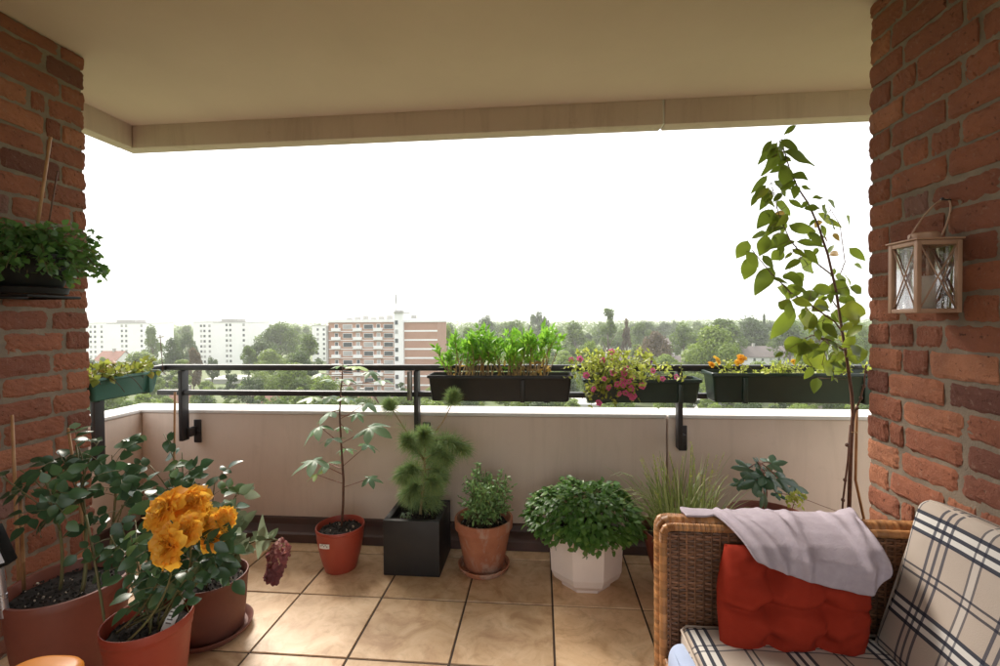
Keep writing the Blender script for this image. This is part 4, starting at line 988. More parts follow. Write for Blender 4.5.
stm.tube([atX(163, 372, -2.2), atX(160, 335, -2.21)], .002, 5); stm.tube([atX(157.5, 338, -2.21), atX(163.5, 336.5, -2.21)], .002, 5)
stm.build('stems', M['brown_stem'], t); lf.build('foliage', M['autumn_leaf'], t)

# ------------------------------------------------------------------ lantern on the right wall
LY0 = atX(962, 276, XR-.014).y; LX0 = atY(917, 276, LY0).x; LX1 = XR-.012; LY1 = atX(888, 276, LX0).y
LZ1 = atY(917, 240, LY0).z; LZ0 = atY(917, 313, LY0).z
t = thing('lantern', 'copper coloured square lantern with crossed bars hanging on the right brick wall', 'lantern', ((LX0+LX1)/2, (LY0+LY1)/2, LZ0))
b = MB(); w = .014
for x in (LX0, LX1-w):
    for y in (LY0, LY1-w): b.bbox(x, x+w, y, y+w, LZ0+.0005, LZ1-.0005, .0015)
for z in (LZ0, LZ1-w):
    b.bbox(LX0+w, LX1-w, LY0+.001, LY0+w-.001, z, z+w, .0015); b.bbox(LX0+w, LX1-w, LY1-w+.001, LY1-.001, z, z+w, .0015)
    b.bbox(LX0+.001, LX0+w-.001, LY0+w, LY1-w, z, z+w, .0015); b.bbox(LX1-w+.001, LX1-.001, LY0+w, LY1-w, z, z+w, .0015)
b.build('frame', M['copper'], t, angle=.6)
b = MB(); b.bbox(LX0+w*.5, LX1-w*.5, LY0+w*.5, LY1-w*.5, LZ0+.002, LZ0+.007, .001); b.build('base', M['copper'], t)
b = MB(); cx, cy = (LX0+LX1)/2, (LY0+LY1)/2
b.bbox(LX0-.006, LX1+.004, LY0-.006, LY1+.006, LZ1+.001, LZ1+.007, .002); b.lathe([(.04, 0), (.04, .02), (.034, .024), (.012, .026), (.001, .026)], (cx, cy, LZ1+.0075), 20); b.build('roof', M['copper'], t, angle=.6)
for axis in 'xy':
    for s in (0, 1):
        b = MB(); g = MB()
        if axis == 'x':
            x = LX0+.0065 if s == 0 else LX1-.0065
            cs = [V((x, LY0+w, LZ0+w)), V((x, LY1-w, LZ1-w)), V((x, LY1-w, LZ0+w)), V((x, LY0+w, LZ1-w))]; g.bbox(x+.003, x+.005, LY0+w, LY1-w, LZ0+w, LZ1-w, .0004)
        else:
            y = LY0+.0065 if s == 0 else LY1-.0065
            cs = [V((LX0+w, y, LZ0+w)), V((LX1-w, y, LZ1-w)), V((LX1-w, y, LZ0+w)), V((LX0+w, y, LZ1-w))]; g.bbox(LX0+w, LX1-w, y+.003, y+.005, LZ0+w, LZ1-w, .0004)
        b.tube(cs[:2], .0024, 6); b.tube([cs[2]+(V((.003, 0, 0)) if axis == 'x' else V((0, .003, 0)))*0, cs[3]], .0022, 6); b.build('cross_bar', M['copper'], t); g.build('pane', M['glass'], t)
b = MB(); b.lathe([(.03, 0), (.03, .105), (.027, .112), (.004, .108)], (cx, cy, LZ0+.0075), 24); b.tube([(cx, cy, LZ0+.11), (cx+.001, cy, LZ0+.128)], .0012, 5); b.build('candle', M['candle'], t)
hook = atX(943, 199, XR-.02); b = MB(); pts = [V((cx-.02, cy, LZ1+.03))]
hp0, hp1 = V((LX0+.022, cy, LZ1+.012)), V((LX1-.018, cy, LZ1+.012)); top = V((XR-.012, hook.y, hook.z))
hm = (hp0+hp1)/2
arc = [hm+(hp0-hm)*cos(a)+(V((top.x, top.y, top.z))-hm)*sin(a)**(1 if a > pi/2 else .9) for a in [pi*i/20 for i in range(21)]]
b.tube(arc, .0026, 7); b.build('handle', M['copper'], t)
nl = MB(); nl.tube([V((XR+.012, top.y, top.z-.004)), V((XR-.022, top.y, top.z-.001))], .0032, 8); nl.tube([V((XR-.022, top.y, top.z-.001)), V((XR-.025, top.y, top.z))], .006, 8)
tag(nl.build('nail', M['rail'], loc=(XR, top.y, top.z)), 'dark nail in the brick that the copper lantern hangs from', 'nail')

# ------------------------------------------------------------------ sofa
SX0, SX1, SY0, SY1 = .386, 1.312, 1.525, 1.625; AZ = .652; SY_END = .12
t = thing('wicker_sofa', 'brown wicker sofa with plaid cushions standing along the right brick wall', 'sofa', ((SX0+SX1)/2, .85, 0))
def weave(b, o, u, v, nrm, pitch=.0085, stake=.026, mi=0):
    """woven panel: o corner, u and v edge vectors; horizontal strands over and under upright stakes"""
    o, u, v, nrm = V(o), V(u), V(v), V(nrm).normalized(); U, Vl = u.length, v.length; un, vn = u/U, v/Vl
    ns = max(2, int(U/stake)); rows = int(Vl/pitch); seg = ns*4
    for i in range(ns):
        p = o+un*(U*(i+.5)/ns); b.tube([p+nrm*.001, p+v+nrm*.001], .004, 5, mi, rnd.random(), False)
    for r in range(rows):
        tt = min(1, max(0, rnd.gauss(.5, .25))); z0 = r*Vl/rows; h = Vl/rows*.92; ring = []
        for k in range(seg+1):
            x = U*k/seg; w = cos(pi*(k/4-.5))*(1 if r % 2 else -1)*.0024
            c = o+un*x+vn*(z0+h*.5+.0006*sin(k*.7+r))
            ring.append((c, w))
        vs = []
        for c, w in ring: vs += [c-vn*h*.5+nrm*(w), c+nrm*(w+.0026), c+vn*h*.5+nrm*(w)]
        b.add(vs, [(k*3+q, k*3+3+q, k*3+4+q, k*3+1+q) for k in range(seg) for q in (0, 1)], mi, tt)
def wrapped(b, pts, r, mi=1, pitch=.012):
    """pole bound with flat cane: a tube with slanting ridges"""
    pts = [V(p) for p in pts]; L = sum((pts[i+1]-pts[i]).length for i in range(len(pts)-1)); n = int(L/pitch*4); k = 10
    d = (pts[1]-pts[0]).normalized(); a = d.orthogonal().normalized(); vs = []
    for i in range(n+1):
        p, dd = along(pts, i/n); a = (a-dd*a.dot(dd)).normalized(); c = dd.cross(a)
        for q in range(k):
            an = 2*pi*q/k; rr = r*(1+.11*abs(sin(pi*(i/4)+an*.5))-.02*rnd.random()); vs.append(p+(a*cos(an)+c*sin(an))*rr)
    for i in range(n):
        tt = (hash((i//4*7919) % 101) % 100)/100
        b.add(vs[i*k:(i+2)*k], [(q, (q+1) % k, k+(q+1) % k, k+q) for q in range(k)], mi, tt)
def arm(y0, y1, inner):
    b = MB(); zi = AZ-.022
    b.box(SX0+.02, SX1-.01, y0+.012, y1-.012, .05, zi, 2)
    yi, yo = (y0, y1) if inner < 0 else (y1, y0)
    weave(b, (SX0+.018, yi+.006*(-inner), .05), (SX1-SX0-.03, 0, 0), (0, 0, zi-.05), (0, inner, 0))
    weave(b, (SX0+.018, yo-.006*(-inner), .05), (SX1-SX0-.03, 0, 0), (0, 0, zi-.05), (0, -inner, 0), .012)
    weave(b, (SX0+.014, y0+.015, .05), (0, y1-y0-.03, 0), (0, 0, zi-.05), (-1, 0, 0), .012, .025)
    o = b.build('arm', [M['wicker'], M['rattan'], M['wicker_dark']], t)
    b = MB()
    for yy in (y0+.013, y1-.013): wrapped(b, [(SX0+.012, yy, .0), (SX0+.012, yy, AZ-.06), (SX0+.013, yy, AZ-.03), (SX0+.022, yy, AZ-.012), (SX0+.045, yy, AZ-.008), (SX0+.2, yy, AZ-.01), (SX1, yy, AZ-.01)], .0125, 0)
    wrapped(b, [(SX0+.012, (y0+y1)/2, .02), (SX0+.012, (y0+y1)/2, AZ-.03), (SX0+.03, (y0+y1)/2, AZ-.006), (SX1, (y0+y1)/2, AZ-.007)], .020, 0)
    b.build('edge_binding', M['rattan'], o)
arm(SY0, SY1, -1); arm(SY_END, SY_END+.10, 1)
b = MB(); b.box(SX1-.085, SX1-.012, SY_END+.102, SY0-.002, .05, AZ-.02, 2); weave(b, (SX1-.09, SY_END+.102, .05), (0, SY0-SY_END-.104, 0), (0, 0, AZ-.07), (-1, 0, 0), .012)
wrapped(b, [(SX1-.05, SY_END+.104, AZ-.008), (SX1-.05, SY0-.004, AZ-.008)], .022, 1); b.build('backrest', [M['wicker'], M['rattan'], M['wicker_dark']], t)
b = MB(); b.box(SX0+.03, SX1-.092, SY_END+.103, SY0-.003, .08, .20, 2); weave(b, (SX0+.022, SY0-.003, .06), (0, -(SY0-SY_END-.106), 0), (0, 0, .14), (-1, 0, 0), .012)
wrapped(b, [(SX0+.02, SY_END+.104, .205), (SX0+.02, SY0-.004, .205)], .014, 1); b.build('seat_frame', [M['wicker'], M['rattan'], M['wicker_dark']], t)
for x in (SX0+.03, SX1-.05):
    for y in (SY0+.05, SY_END+.05): b = MB(); b.lathe([(.018, 0), (.02, .05)], (x, y, 0), 10); b.build('leg', M['rattan'], t)

def cushion(name, sx, sy, sz, M4, mat, rad=.03, bulge=.02, seg=22, uo=(0, 0), sag=None, swap=False):
    """rounded, slightly swollen pad; local size sx*sy*sz centred; uv in metres"""
    b = MB(); hx, hy, hz = sx/2, sy/2, sz/2
    def P(p):
        q = V((max(-hx+rad, min(hx-rad, p.x)), max(-hy+rad, min(hy-rad, p.y)), max(-hz+rad, min(hz-rad, p.z)))); d = p-q
        r = q+d.normalized()*rad if d.length > 1e-9 else p
        u, v = r.x/hx, r.y/hy; g = max(0, (1-u**4))*max(0, (1-v**4))
        r.z += (bulge*g if r.z > 0 else -bulge*.3*g)*(abs(r.z)/hz)
        w = .0035*sin(9*r.x+5*r.y)+.0025*sin(17*r.y-7*r.x+1)+.002*sin(31*r.x+11*r.y)
        r.z += w; r.x += .003*sin(13*r.y+r.z*20); r.y += .003*sin(12*r.x+r.z*15)
        if sag: r = sag(r)
        return r
    faces = [((0, 1), 2, hz, 1), ((0, 1), 2, -hz, -1), ((0, 2), 1, hy, -1), ((0, 2), 1, -hy, 1), ((1, 2), 0, hx, 1), ((1, 2), 0, -hx, -1)]
    hs = (hx, hy, hz)
    def cuts(h, n):
        inner = [-h+rad+(2*h-2*rad)*i/n for i in range(n+1)]; e = [rad*k for k in (1-.0, 1-.35, 1-.7)]
        lo = [-h, -h+rad*.3, -h+rad*.65]; return lo+inner+[-x for x in lo[::-1]]
    for (i, j), k, val, sg in faces:
        ca, cb = cuts(hs[i], seg if i < 2 and k == 2 else seg//2), cuts(hs[j], seg if k == 2 else 4); g = []; uvg = []
        for bb in cb:
            for aa in ca:
                p = V((0, 0, 0)); p[i] = aa; p[j] = bb; p[k] = val; g.append(M4 @ P(p))
                if k == 2: uvg.append((aa+uo[0], bb+uo[1]))
                elif k == 1: uvg.append((aa+uo[0], (hy+hz-bb if val > 0 else -hy-hz+bb)+uo[1]))
                else: uvg.append(((hx+hz-bb if val > 0 else -hx-hz+bb)+uo[0], aa+uo[1]))
        na = len(ca); fs = []
        for y in range(len(cb)-1):
            for x in range(na-1):
                f = (y*na+x, y*na+x+1, (y+1)*na+x+1, (y+1)*na+x); fs.append(f if sg > 0 else f[::-1])
        if swap: uvg = [(q[1], q[0]) for q in uvg]
        b.add(g, fs, 0, .5, [[uvg[q] for q in f] for f in fs])
    return b
# seat pads
base_seat = thing('seat_cushion', 'beige plaid seat cushion with navy and white stripes lying on the sofa', 'cushion', (.72, .80, .22))
m4 = Matrix.Translation((.733, .845, .293))
cushion('pad', .604, 1.31, .115, m4, M['plaid'], .035, .018, 26, (.31, .05), None, True).build('pad', M['plaid'], base_seat, merge=True)
b = MB()
for zz in (.345,):
    x0, x1, y0, y1 = .436, 1.028, .20, 1.492
    b.tube([(x0, y0, zz), (x0-.002, .8, zz+.003), (x0, y1-.02, zz), (x0+.02, y1, zz), (x1, y1, zz)], .0045, 6)
b.build('piping', M['plaid'], base_seat)
# pale blue cushion pushed between seat pad and sofa front
tb = MB()
m4 = Matrix.Translation((.484, .93, .250))
o = cushion('b', .20, 1.10, .135, m4, None, .045, .012, 14).build('blue_cushion', M['blue_fabric'], loc=(.475, .98, .2), merge=True); tag(o, 'pale blue fabric pad bulging out under the front edge of the plaid seat cushion', 'cushion')
# back cushion leaning on the back
bd = thing('back_cushion', 'plaid back cushion with navy and white stripes leaning against the right brick wall', 'cushion', (1.12, .8, .35))
p0, p1 = V((.985, 0, .345)), V((1.122, 0, .795)); vz = (p1-p0).normalized(); nx_ = V((-vz.z, 0, vz.x)); Lb = (p1-p0).length+.01
R3 = Matrix((V((0, -1, 0)), vz, nx_)).transposed(); ctr = (p0+p1)/2-nx_*.065; ctr.y = .815
# local: x along the sofa (towards the camera), y up the back, z towards the sitter
m4 = Matrix.Translation(ctr) @ R3.to_4x4()
cushion('pad', 1.30, Lb, .13, m4, M['plaid'], .036, .016, 26, (.58, .135)).build('pad', M['plaid'], bd, merge=True)
b = MB()
for zz in (.052,):
    hx, hy = .65-.008, Lb/2-.008; pts = [V((-hx, -hy, zz)), V((-hx, hy-.02, zz)), V((-hx+.02, hy, zz)), V((0, hy+.003, zz)), V((hx, hy, zz))]; b.tube([m4 @ p for p in pts], .0045, 6)
b.build('piping', M['plaid'], bd)

# red tufted cushion
rc = V((.752, 1.452, .484)); nu, nv = 44, 36; W2, H2 = .212, .140
b = MB(); tufts = [(-.36, -.1), (.36, -.1), (-.36, .55), (.36, .55), (-.36, -.75), (.36, -.75)]
def red(sgn):
    vs = []
    for j in range(nv+1):
        for i in range(nu+1):
            u, v = i/nu*2-1, j/nv*2-1
            th = (max(0, 1-abs(u)**3.2)*max(0, 1-abs(v)**3.2))**.42*.068
            d = sum(math.exp(-((u-a)**2+((v-c)*.9)**2)/.022) for a, c in tufts)*.046
            crease = (.012+.010)*math.exp(-((v+.1+.03*sin(u*7))/.05)**2)+.016*math.exp(-((abs(u)-.36+.02*sin(v*6))/.045)**2)
            rip = .0035*sin(16*u+5*v)*sin(9*v-4*u)+.002*sin(31*u*v+3)
            y = sgn*max(.0, th-min(th*.8, d+crease)+rip*(th/.06))
            c = 1-.05*(abs(u)**2*abs(v)**2); x = u*W2*(1+.03*cos(v*2.2)-.03*abs(v)); z = v*H2*(1-.02*abs(u))
            z += .007*sin(u*4+1)
            vs.append(V((rc.x+x+.02*v, rc.y+.035*v+y-.005, rc.z+z)))
    return vs
g = [(j*(nu+1)+i, j*(nu+1)+i+1, (j+1)*(nu+1)+i+1, (j+1)*(nu+1)+i) for j in range(nv) for i in range(nu)]
b.add(red(-1), g); b.add(red(1), [f[::-1] for f in g])
o = b.build('red_cushion', M['red_fabric'], loc=(rc.x, rc.y, .35), merge=True); tag(o, 'red tufted cotton cushion propped against the wicker sofa arm', 'cushion')

# lilac towel over the arm and the cushion
low = [(.0, 519), (.06, 527), (.14, 543), (.25, 561), (.38, 573), (.52, 582), (.66, 590), (.78, 596), (.87, 592), (.94, 578), (1, 552)]
def lowpx(u):
    for (a, ya), (c, yc) in zip(low, low[1:]):
        if u <= c: return ya+(yc-ya)*(u-a)/(c-a)
    return low[-1][1]
nu, nv = 90, 46; vs = []
for j in range(nv+1):
    for i in range(nu+1):
        u, v = i/nu, j/nv
        px = 703+u*195; x = atY(px, 525, 1.5-.1*min(1, v*1.5)).x
        zl = atY(px, lowpx(u), 1.375).z
        # path over the arm: back drop, top, front fall
        back = .10+.05*sin(u*5)
        pathp = [(1.660, .65-back), (1.656, .645), (1.640, .667), (1.58, .6745), (1.525, .674), (1.47, .668), (1.418, .652), (1.385, .62)]
        Ls = [0]
        for a, c in zip(pathp, pathp[1:]): Ls.append(Ls[-1]+sqrt((a[0]-c[0])**2+(a[1]-c[1])**2))
        front = max(.0, .62-zl); tot = Ls[-1]+front
        if zl > .62: tot = Ls[-1]*(1-(zl-.62)/.09)
        s = v*max(tot, Ls[3]+.02)
        if s >= Ls[-1]: y, z = 1.385-.004*sin(u*9), .62-(s-Ls[-1])
        else:
            k = max(q for q in range(len(Ls)) if Ls[q] <= s); k = min(k, len(Ls)-2); f = (s-Ls[k])/(Ls[k+1]-Ls[k]); y = pathp[k][0]+(pathp[k+1][0]-pathp[k][0])*f; z = pathp[k][1]+(pathp[k+1][1]-pathp[k][1])*f
        fr = min(1, max(0, (s-Ls[4])/.12))
        w = .0055*sin(u*13+v*5+sin(v*7))+.0035*sin(u*29-v*11+1)+.003*sin(v*17+u*9)+.010*math.exp(-((u-.40-.14*v)/.028)**2)+.011*math.exp(-((u-.63+.12*v)/.03)**2)+.008*math.exp(-((u-.52+.05*v)/.02)**2)+.009*math.exp(-((u-.76-.08*v)/.024)**2)
        # diagonal gathered folds at both ends
        w += .013*math.exp(-((u-.10-.22*v)/.028)**2)+.010*math.exp(-((u-.16-.26*v)/.02)**2)+.012*math.exp(-((u-.86-.04*sin(v*5))/.035)**2)+.013*math.exp(-((u-.95)/.03)**2)
        x += .008*sin(v*9+u*3)*(1-abs(2*u-1))-.03*max(0, u-.9)*10*v*.5
        vs.append(V((x, y-(w+.004)*fr, z+max(0, w)*(1-fr)*.9)))
b = MB(); b.add(vs, [(j*(nu+1)+i, j*(nu+1)+i+1, (j+1)*(nu+1)+i+1, (j+1)*(nu+1)+i) for j in range(nv) for i in range(nu)])
o = b.build('towel', M['lilac'], loc=(.8, 1.5, .6)); tag(o, 'pale lilac towel draped over the sofa arm and the red cushion', 'towel')
sm = o.modifiers.new('thick', 'SOLIDIFY'); sm.thickness = .007; sm.offset = 1
sb = o.modifiers.new('sub', 'SUBSURF'); sb.levels = 1; sb.render_levels = 1

# orange stool near the camera
oc = V((-1.266, 1.001, 0)); m4 = Matrix.Translation((oc.x, oc.y, 0)) @ Matrix.Rotation(.0545, 4, 'Z')
t = thing('stool', 'small bright orange plastic stool standing close to the pots', 'stool', (oc.x, oc.y, 0))
b = MB(); k = 0; prof = [(.091, .415), (.095, .425), (.095, .440), (.090, .449), (.080, .4525), (.002, .450)]
n = 48; vs = []
for r, z in prof:
    for q in range(n):
        a = 2*pi*q/n; e = 3.0; s = (abs(cos(a))**e+abs(sin(a))**e)**(-1/e); vs.append(m4 @ V((r*cos(a)*s, r*sin(a)*s, z)))
b.add(vs, [(i*n+q, i*n+(q+1) % n, (i+1)*n+(q+1) % n, (i+1)*n+q) for i in range(len(prof)-1) for q in range(n)]+[tuple(range(n-1, -1, -1))]); b.build('seat', M['orange_plastic'], t, angle=.9)
for sx_ in (-1, 1):
    for sy_ in (-1, 1):
        b = MB(); b.tube([m4 @ V((sx_*.06, sy_*.06, .416)), m4 @ V((sx_*.09, sy_*.09, 0))], [.014, .011], 10); b.build('leg', M['orange_plastic'], t)

# ------------------------------------------------------------------ outside
GZ = -21.7
b = MB(); n = 40
def gz(x, y): return GZ
b.add([(-6000, -1500, GZ), (6000, -1500, GZ), (6000, 7000, GZ), (-6000, 7000, GZ)], [(0, 1, 2, 3)])
tomo(b.build('ground', M['ground']))
# crowns (own meshes shared by several trees); unit: tree 10 m tall, base at origin
def crown_mesh(seed, kind):
    r = random.Random(seed); b = MB(); blobs = []
    if kind == 'round': W, z0, z1, nb = 4.0, 2.4, 9.6, 20
    elif kind == 'wide': W, z0, z1, nb = 5.4, 2.2, 9.2, 26
    elif kind == 'tall': W, z0, z1, nb = 2.6, 1.6, 10, 20
    else: W, z0, z1, nb = 3.2, 1.5, 9.8, 16
    for i in range(nb):
        u = r.random(); z = z0+(z1-z0)*(.12+.8*u); prof = sin(pi*min(1, .18+.8*u))**.7 if kind != 'cone' else 1-.8*u
        a = r.uniform(0, 2*pi); rr = W*prof*sqrt(r.random())*.75; blobs.append((V((rr*cos(a), rr*sin(a), z)), r.uniform(.85, 1.5)*W/4.2*(1 if kind != 'cone' else .7), r.random()))
    for c, R, tb_ in blobs:
        for k in range(int(150*R)):
            d = V((r.gauss(0, 1), r.gauss(0, 1), r.gauss(.15, 1))).normalized(); p = c+d*R*(r.random()**.28)*V((1, 1, .8)).length/1.62
            nrm = (d+V((r.gauss(0, .5), r.gauss(0, .5), r.gauss(.3, .5)))).normalized(); tx = nrm.orthogonal().normalized(); an = r.uniform(0, 6); ty = nrm.cross(tx); tx, ty = tx*cos(an)+ty*sin(an), ty*cos(an)-tx*sin(an)
            s = r.uniform(.16, .36); b.add([p-tx*s, p-ty*s*.5, p+tx*s, p+ty*s*.5], [(0, 1, 2, 3)], 0, min(1, max(0, tb_*.75+r.gauss(.1, .18))))
    return b
def trunk_mesh(seed):
    r = random.Random(seed); b = MB(); b.tube([(0, 0, 0), (.05, .03, 1.5), (.0, .05, 3.5), (.1, 0, 6)], [.28, .22, .17, .07], 7)
    for k in range(5):
        a = k*1.3; z = 2+k*.6; b.tube([(0, 0, z), (cos(a)*.9, sin(a)*.9, z+1.3), (cos(a)*1.9, sin(a)*1.9, z+2.2)], [.12, .08, .03], 5)
    return b
PROTO = {}
def tree(kind, mat, x, y, h, wscale, label, group, name='tree', z=GZ):
    key = (kind, mat, rnd.randrange(2))
    if key not in PROTO:
        root = thing(name, label, 'tree', (0, 0, 0), group)
        trunk_mesh(hash(kind) % 97 if False else len(PROTO)+3).build('trunk', M['far_trunk'], root); crown_mesh(len(PROTO)*13+5, kind).build('crown', M[mat], root, smooth=False); PROTO[key] = root; o = root
    else:
        src = PROTO[key]; o = src.copy(); col.objects.link(o); o.name = name
        for c in src.children:
            d = c.copy(); col.objects.link(d); d.parent = o
        tag(o, label, 'tree'); 
        if group: o['group'] = group
        elif 'group' in o: del o['group']
    o.location = (x, y, z); s = h/10; o.scale = (s*wscale, s*wscale, s); o.rotation_euler = (0, 0, rnd.uniform(0, 6.28)); return o
def tree_px(px, topy, wpx, d, kind, mat, label, group=None):
    p = atY(px, topy, d); h = p.z-GZ; w = wpx*d/F; unit = {'round': 8.6, 'wide': 11.5, 'tall': 5.8, 'cone': 6.6}[kind]
    return tree(kind, mat, p.x, d, h, w/unit/(h/10), label, group)
key = [
 (152, 326, 26, 200, 'round', 'tree_mid', 'tall green tree just right of the far left white tower'),
 (172, 338, 30, 150, 'round', 'tree_dark', 'dark tree between the two white towers'),
 (186, 333, 30, 180, 'wide', 'tree_dark', 'dark broad tree touching the left side of the second white tower'),
 (193, 347, 24, 125, 'round', 'tree_brown', 'reddish brown round tree in front of the second white tower'),
 (212, 354, 18, 150, 'round', 'tree_dark', 'small dark round tree at the foot of the second white tower'),
 (262, 334, 40, 170, 'round', 'tree_dark', 'dark rounded tree just right of the second white tower'),
 (280, 322, 58, 220, 'wide', 'tree_mid', 'broad tall tree crowning the clump left of the brick apartment block'),
 (306, 334, 44, 165, 'round', 'tree_mid', 'green tree touching the left end of the brick apartment block'),
 (248, 345, 26, 160, 'round', 'tree_mid', 'mid green tree overlapping the right edge of the second white tower'),
 (300, 352, 50, 118, 'wide', 'tree_dark', 'dark spreading tree lower left of the brick apartment block'),
 (448, 324, 30, 170, 'round', 'tree_light', 'pale green tree just right of the brick apartment block'),
 (468, 327, 34, 190, 'round', 'tree_mid', 'hazy green tree behind the left half of the black window box'),
 (486, 311, 22, 330, 'round', 'tree_dark', 'blue grey round treetop rising above the black window box, left of two'),
 (537, 307, 24, 330, 'round', 'tree_dark', 'blue grey double treetop rising above the black window box, right of two'),
 (545, 316, 16, 330, 'round', 'tree_dark', 'small hazy treetop right beside the blue grey double treetop'),
 (575, 322, 40, 240, 'round', 'tree_mid', 'hazy low tree left of the tall loose tree above the petunias'),
 (608, 306, 34, 205, 'cone', 'tree_mid', 'tall loose crowned tree above the pink petunias'),
 (626, 317, 18, 200, 'cone', 'tree_brown', 'narrow brownish tree leaning against the tall loose crowned tree'),
 (590, 338, 46, 130, 'wide', 'tree_light', 'bright green tree just behind the pink petunias'),
 (655, 331, 40, 175, 'wide', 'tree_brown', 'russet broad tree between the petunias and the large olive tree'),
 (675, 318, 12, 380, 'round', 'tree_dark', 'hazy small treetop on the skyline above the russet tree'),
 (684, 324, 40, 210, 'round', 'tree_mid', 'mid green tree left of the large olive tree'),
 (712, 327, 70, 150, 'wide', 'tree_light', 'large olive green tree behind the long window box'),
 (722, 318, 60, 210, 'round', 'tree_mid', 'light domed tree rising behind the large olive tree'),
 (752, 317, 56, 230, 'wide', 'tree_dark', 'dark wide tree right of the large olive tree'),
 (764, 313, 8, 260, 'tall', 'tree_dark', 'tiny spindly treetop on the skyline left of the tall sapling'),
 (790, 322, 46, 200, 'round', 'tree_mid', 'green tree seen behind the leaves of the tall sapling'),
 (826, 320, 44, 220, 'round', 'tree_mid', 'hazy tree behind the stem of the tall sapling'),
 (856, 322, 40, 190, 'wide', 'tree_light', 'pale tree at the edge of the right brick wall'),
 (640, 322, 34, 260, 'round', 'tree_mid', 'hazy round tree right of the tall loose tree'),
 (515, 320, 40, 260, 'wide', 'tree_mid', 'hazy tree between the two blue grey treetops'),
 (326, 374, 56, 98, 'wide', 'tree_light', 'bright yellow green tree below the brick apartment block'),
 (250, 372, 40, 105, 'round', 'tree_dark', 'dark bushy tree seen between the two rails left of the sapling'),
 (775, 360, 40, 120, 'round', 'tree_light', 'bright bushy tree behind the long window box flowers'),
 (675, 362, 30, 120, 'round', 'tree_light', 'small bright tree behind the short window box end'),
]
for a in key: tree_px(*a)
r2 = random.Random(5); taken = []
houses_px = []
# low trees of the neighbourhood under the railing
labs = {'tree_mid': 'mid green garden tree among the roofs below the railing', 'tree_light': 'light green garden tree among the roofs below the railing', 'tree_dark': 'dark green garden tree among the roofs below the railing'}
cnt = 0
for k in range(900):
    px = r2.uniform(60, 900); d = r2.choice([r2.uniform(72, 110), r2.uniform(95, 150), r2.uniform(140, 230)]); h = r2.uniform(5, 10) if d < 110 else r2.uniform(6, 13)
    if 318 < px < 445 and d > 112: continue
    if d > 160 and (px < 150 or 190 < px < 255): continue
    p = atY(px, 380, d)
    if any((p.x-q[0])**2+(d-q[1])**2 < (4.3)**2 for q in taken): continue
    taken.append((p.x, d)); mt = r2.choice(['tree_mid', 'tree_light', 'tree_light', 'tree_dark', 'tree_light'])
    tree(r2.choice(['round', 'wide', 'wide', 'round', 'tall']), mt, p.x, d, h, r2.uniform(.9, 1.3), labs[mt], labs[mt].replace(' garden tree', ' garden trees').replace('below', 'seen below')); cnt += 1
    if cnt > 200: break
# belt trees 230-420 m, individual things
labs2 = {'tree_mid': 'hazy green tree in the distant belt along the skyline', 'tree_dark': 'hazy dark tree in the distant belt along the skyline'}
for k in range(70):
    px = 95+ (k+r2.random())/70*790; d = r2.uniform(250, 430)
    if 318 < px < 440: d = r2.uniform(300, 430)
    p = atY(px, 330, d); mt = r2.choice(['tree_mid', 'tree_mid', 'tree_dark']); tree(r2.choice(['round', 'wide']), mt, p.x, d, r2.uniform(15, 21.5), r2.uniform(.8, 1.2), labs2[mt], 'distant '+('green' if mt == 'tree_mid' else 'dark')+' trees along the skyline')
# far wood: nobody could count it
b = MB()
for k in range(900):
    px = r2.uniform(40, 960); d = 430*(1/(1-.72*r2.random())); p = atY(px, 330, d); hh = r2.uniform(13, 20)+ (d/1500)*4; R = hh*.42
    for q in range(46):
        dv = V((r2.gauss(0, 1), r2.gauss(0, 1), r2.gauss(.2, .9))).normalized(); c = V((p.x, p.y, GZ+hh*.55))+V((dv.x*R*1.1, dv.y*R*1.1, dv.z*hh*.45)); s = r2.uniform(.9, 2.0)
        tx = V((1, 0, 0)) if abs(dv.x) < .8 else V((0, 1, 0)); tx = (tx-dv*tx.dot(dv)).normalized(); ty = dv.cross(tx); b.add([c-tx*s, c-ty*s*.7, c+tx*s, c+ty*s*.7], [(0, 1, 2, 3)], 0, r2.random())
tomo(tag(b.build('far_wood', M['tree_mid'], smooth=False), 'far wooded skyline fading into haze', 'woodland'), 'stuff')

# --- white tower blocks
def facade_window(w, h, mats=('far_window', 'far_grey')):
    b = MB(); b.box(-w/2, w/2, -.05, .02, -h/2, h/2, 1); b.box(-w/2+.12, w/2-.12, -.08, -.05-.001, -h/2+.12, h/2-.12, 0); return b
M['far_curtain'] = plain('far_curtain', (.42, .41, .39), (.30, .30, .30), .6, 1.5)
ALT = {}
def add_window(parent, mesh, x, y, z, name='window'):
    if name == 'window' and r2.random() < .38:
        if mesh.name not in ALT: ALT[mesh.name] = mesh.copy(); ALT[mesh.name].materials[0] = M['far_curtain']
        mesh = ALT[mesh.name]
    o = bpy.data.objects.new(name, mesh); col.objects.link(o); o.parent = parent; o.location = V((x, y, z))-parent.location; return o
wb = facade_window(1.3, 1.4).build('window', [M['far_window'], M['far_grey']], smooth=False); wmesh = wb.data; bpy.data.objects.remove(wb)
wb = facade_window(3.0, 1.5).build('window', [M['far_window'], M['far_white']], smooth=False); wmesh_wide = wb.data; bpy.data.objects.remove(wb)
wb = facade_window(1.2, 1.5).build('window', [M['far_window'], M['far_white']], smooth=False); wmesh_s = wb.data; bpy.data.objects.remove(wb)
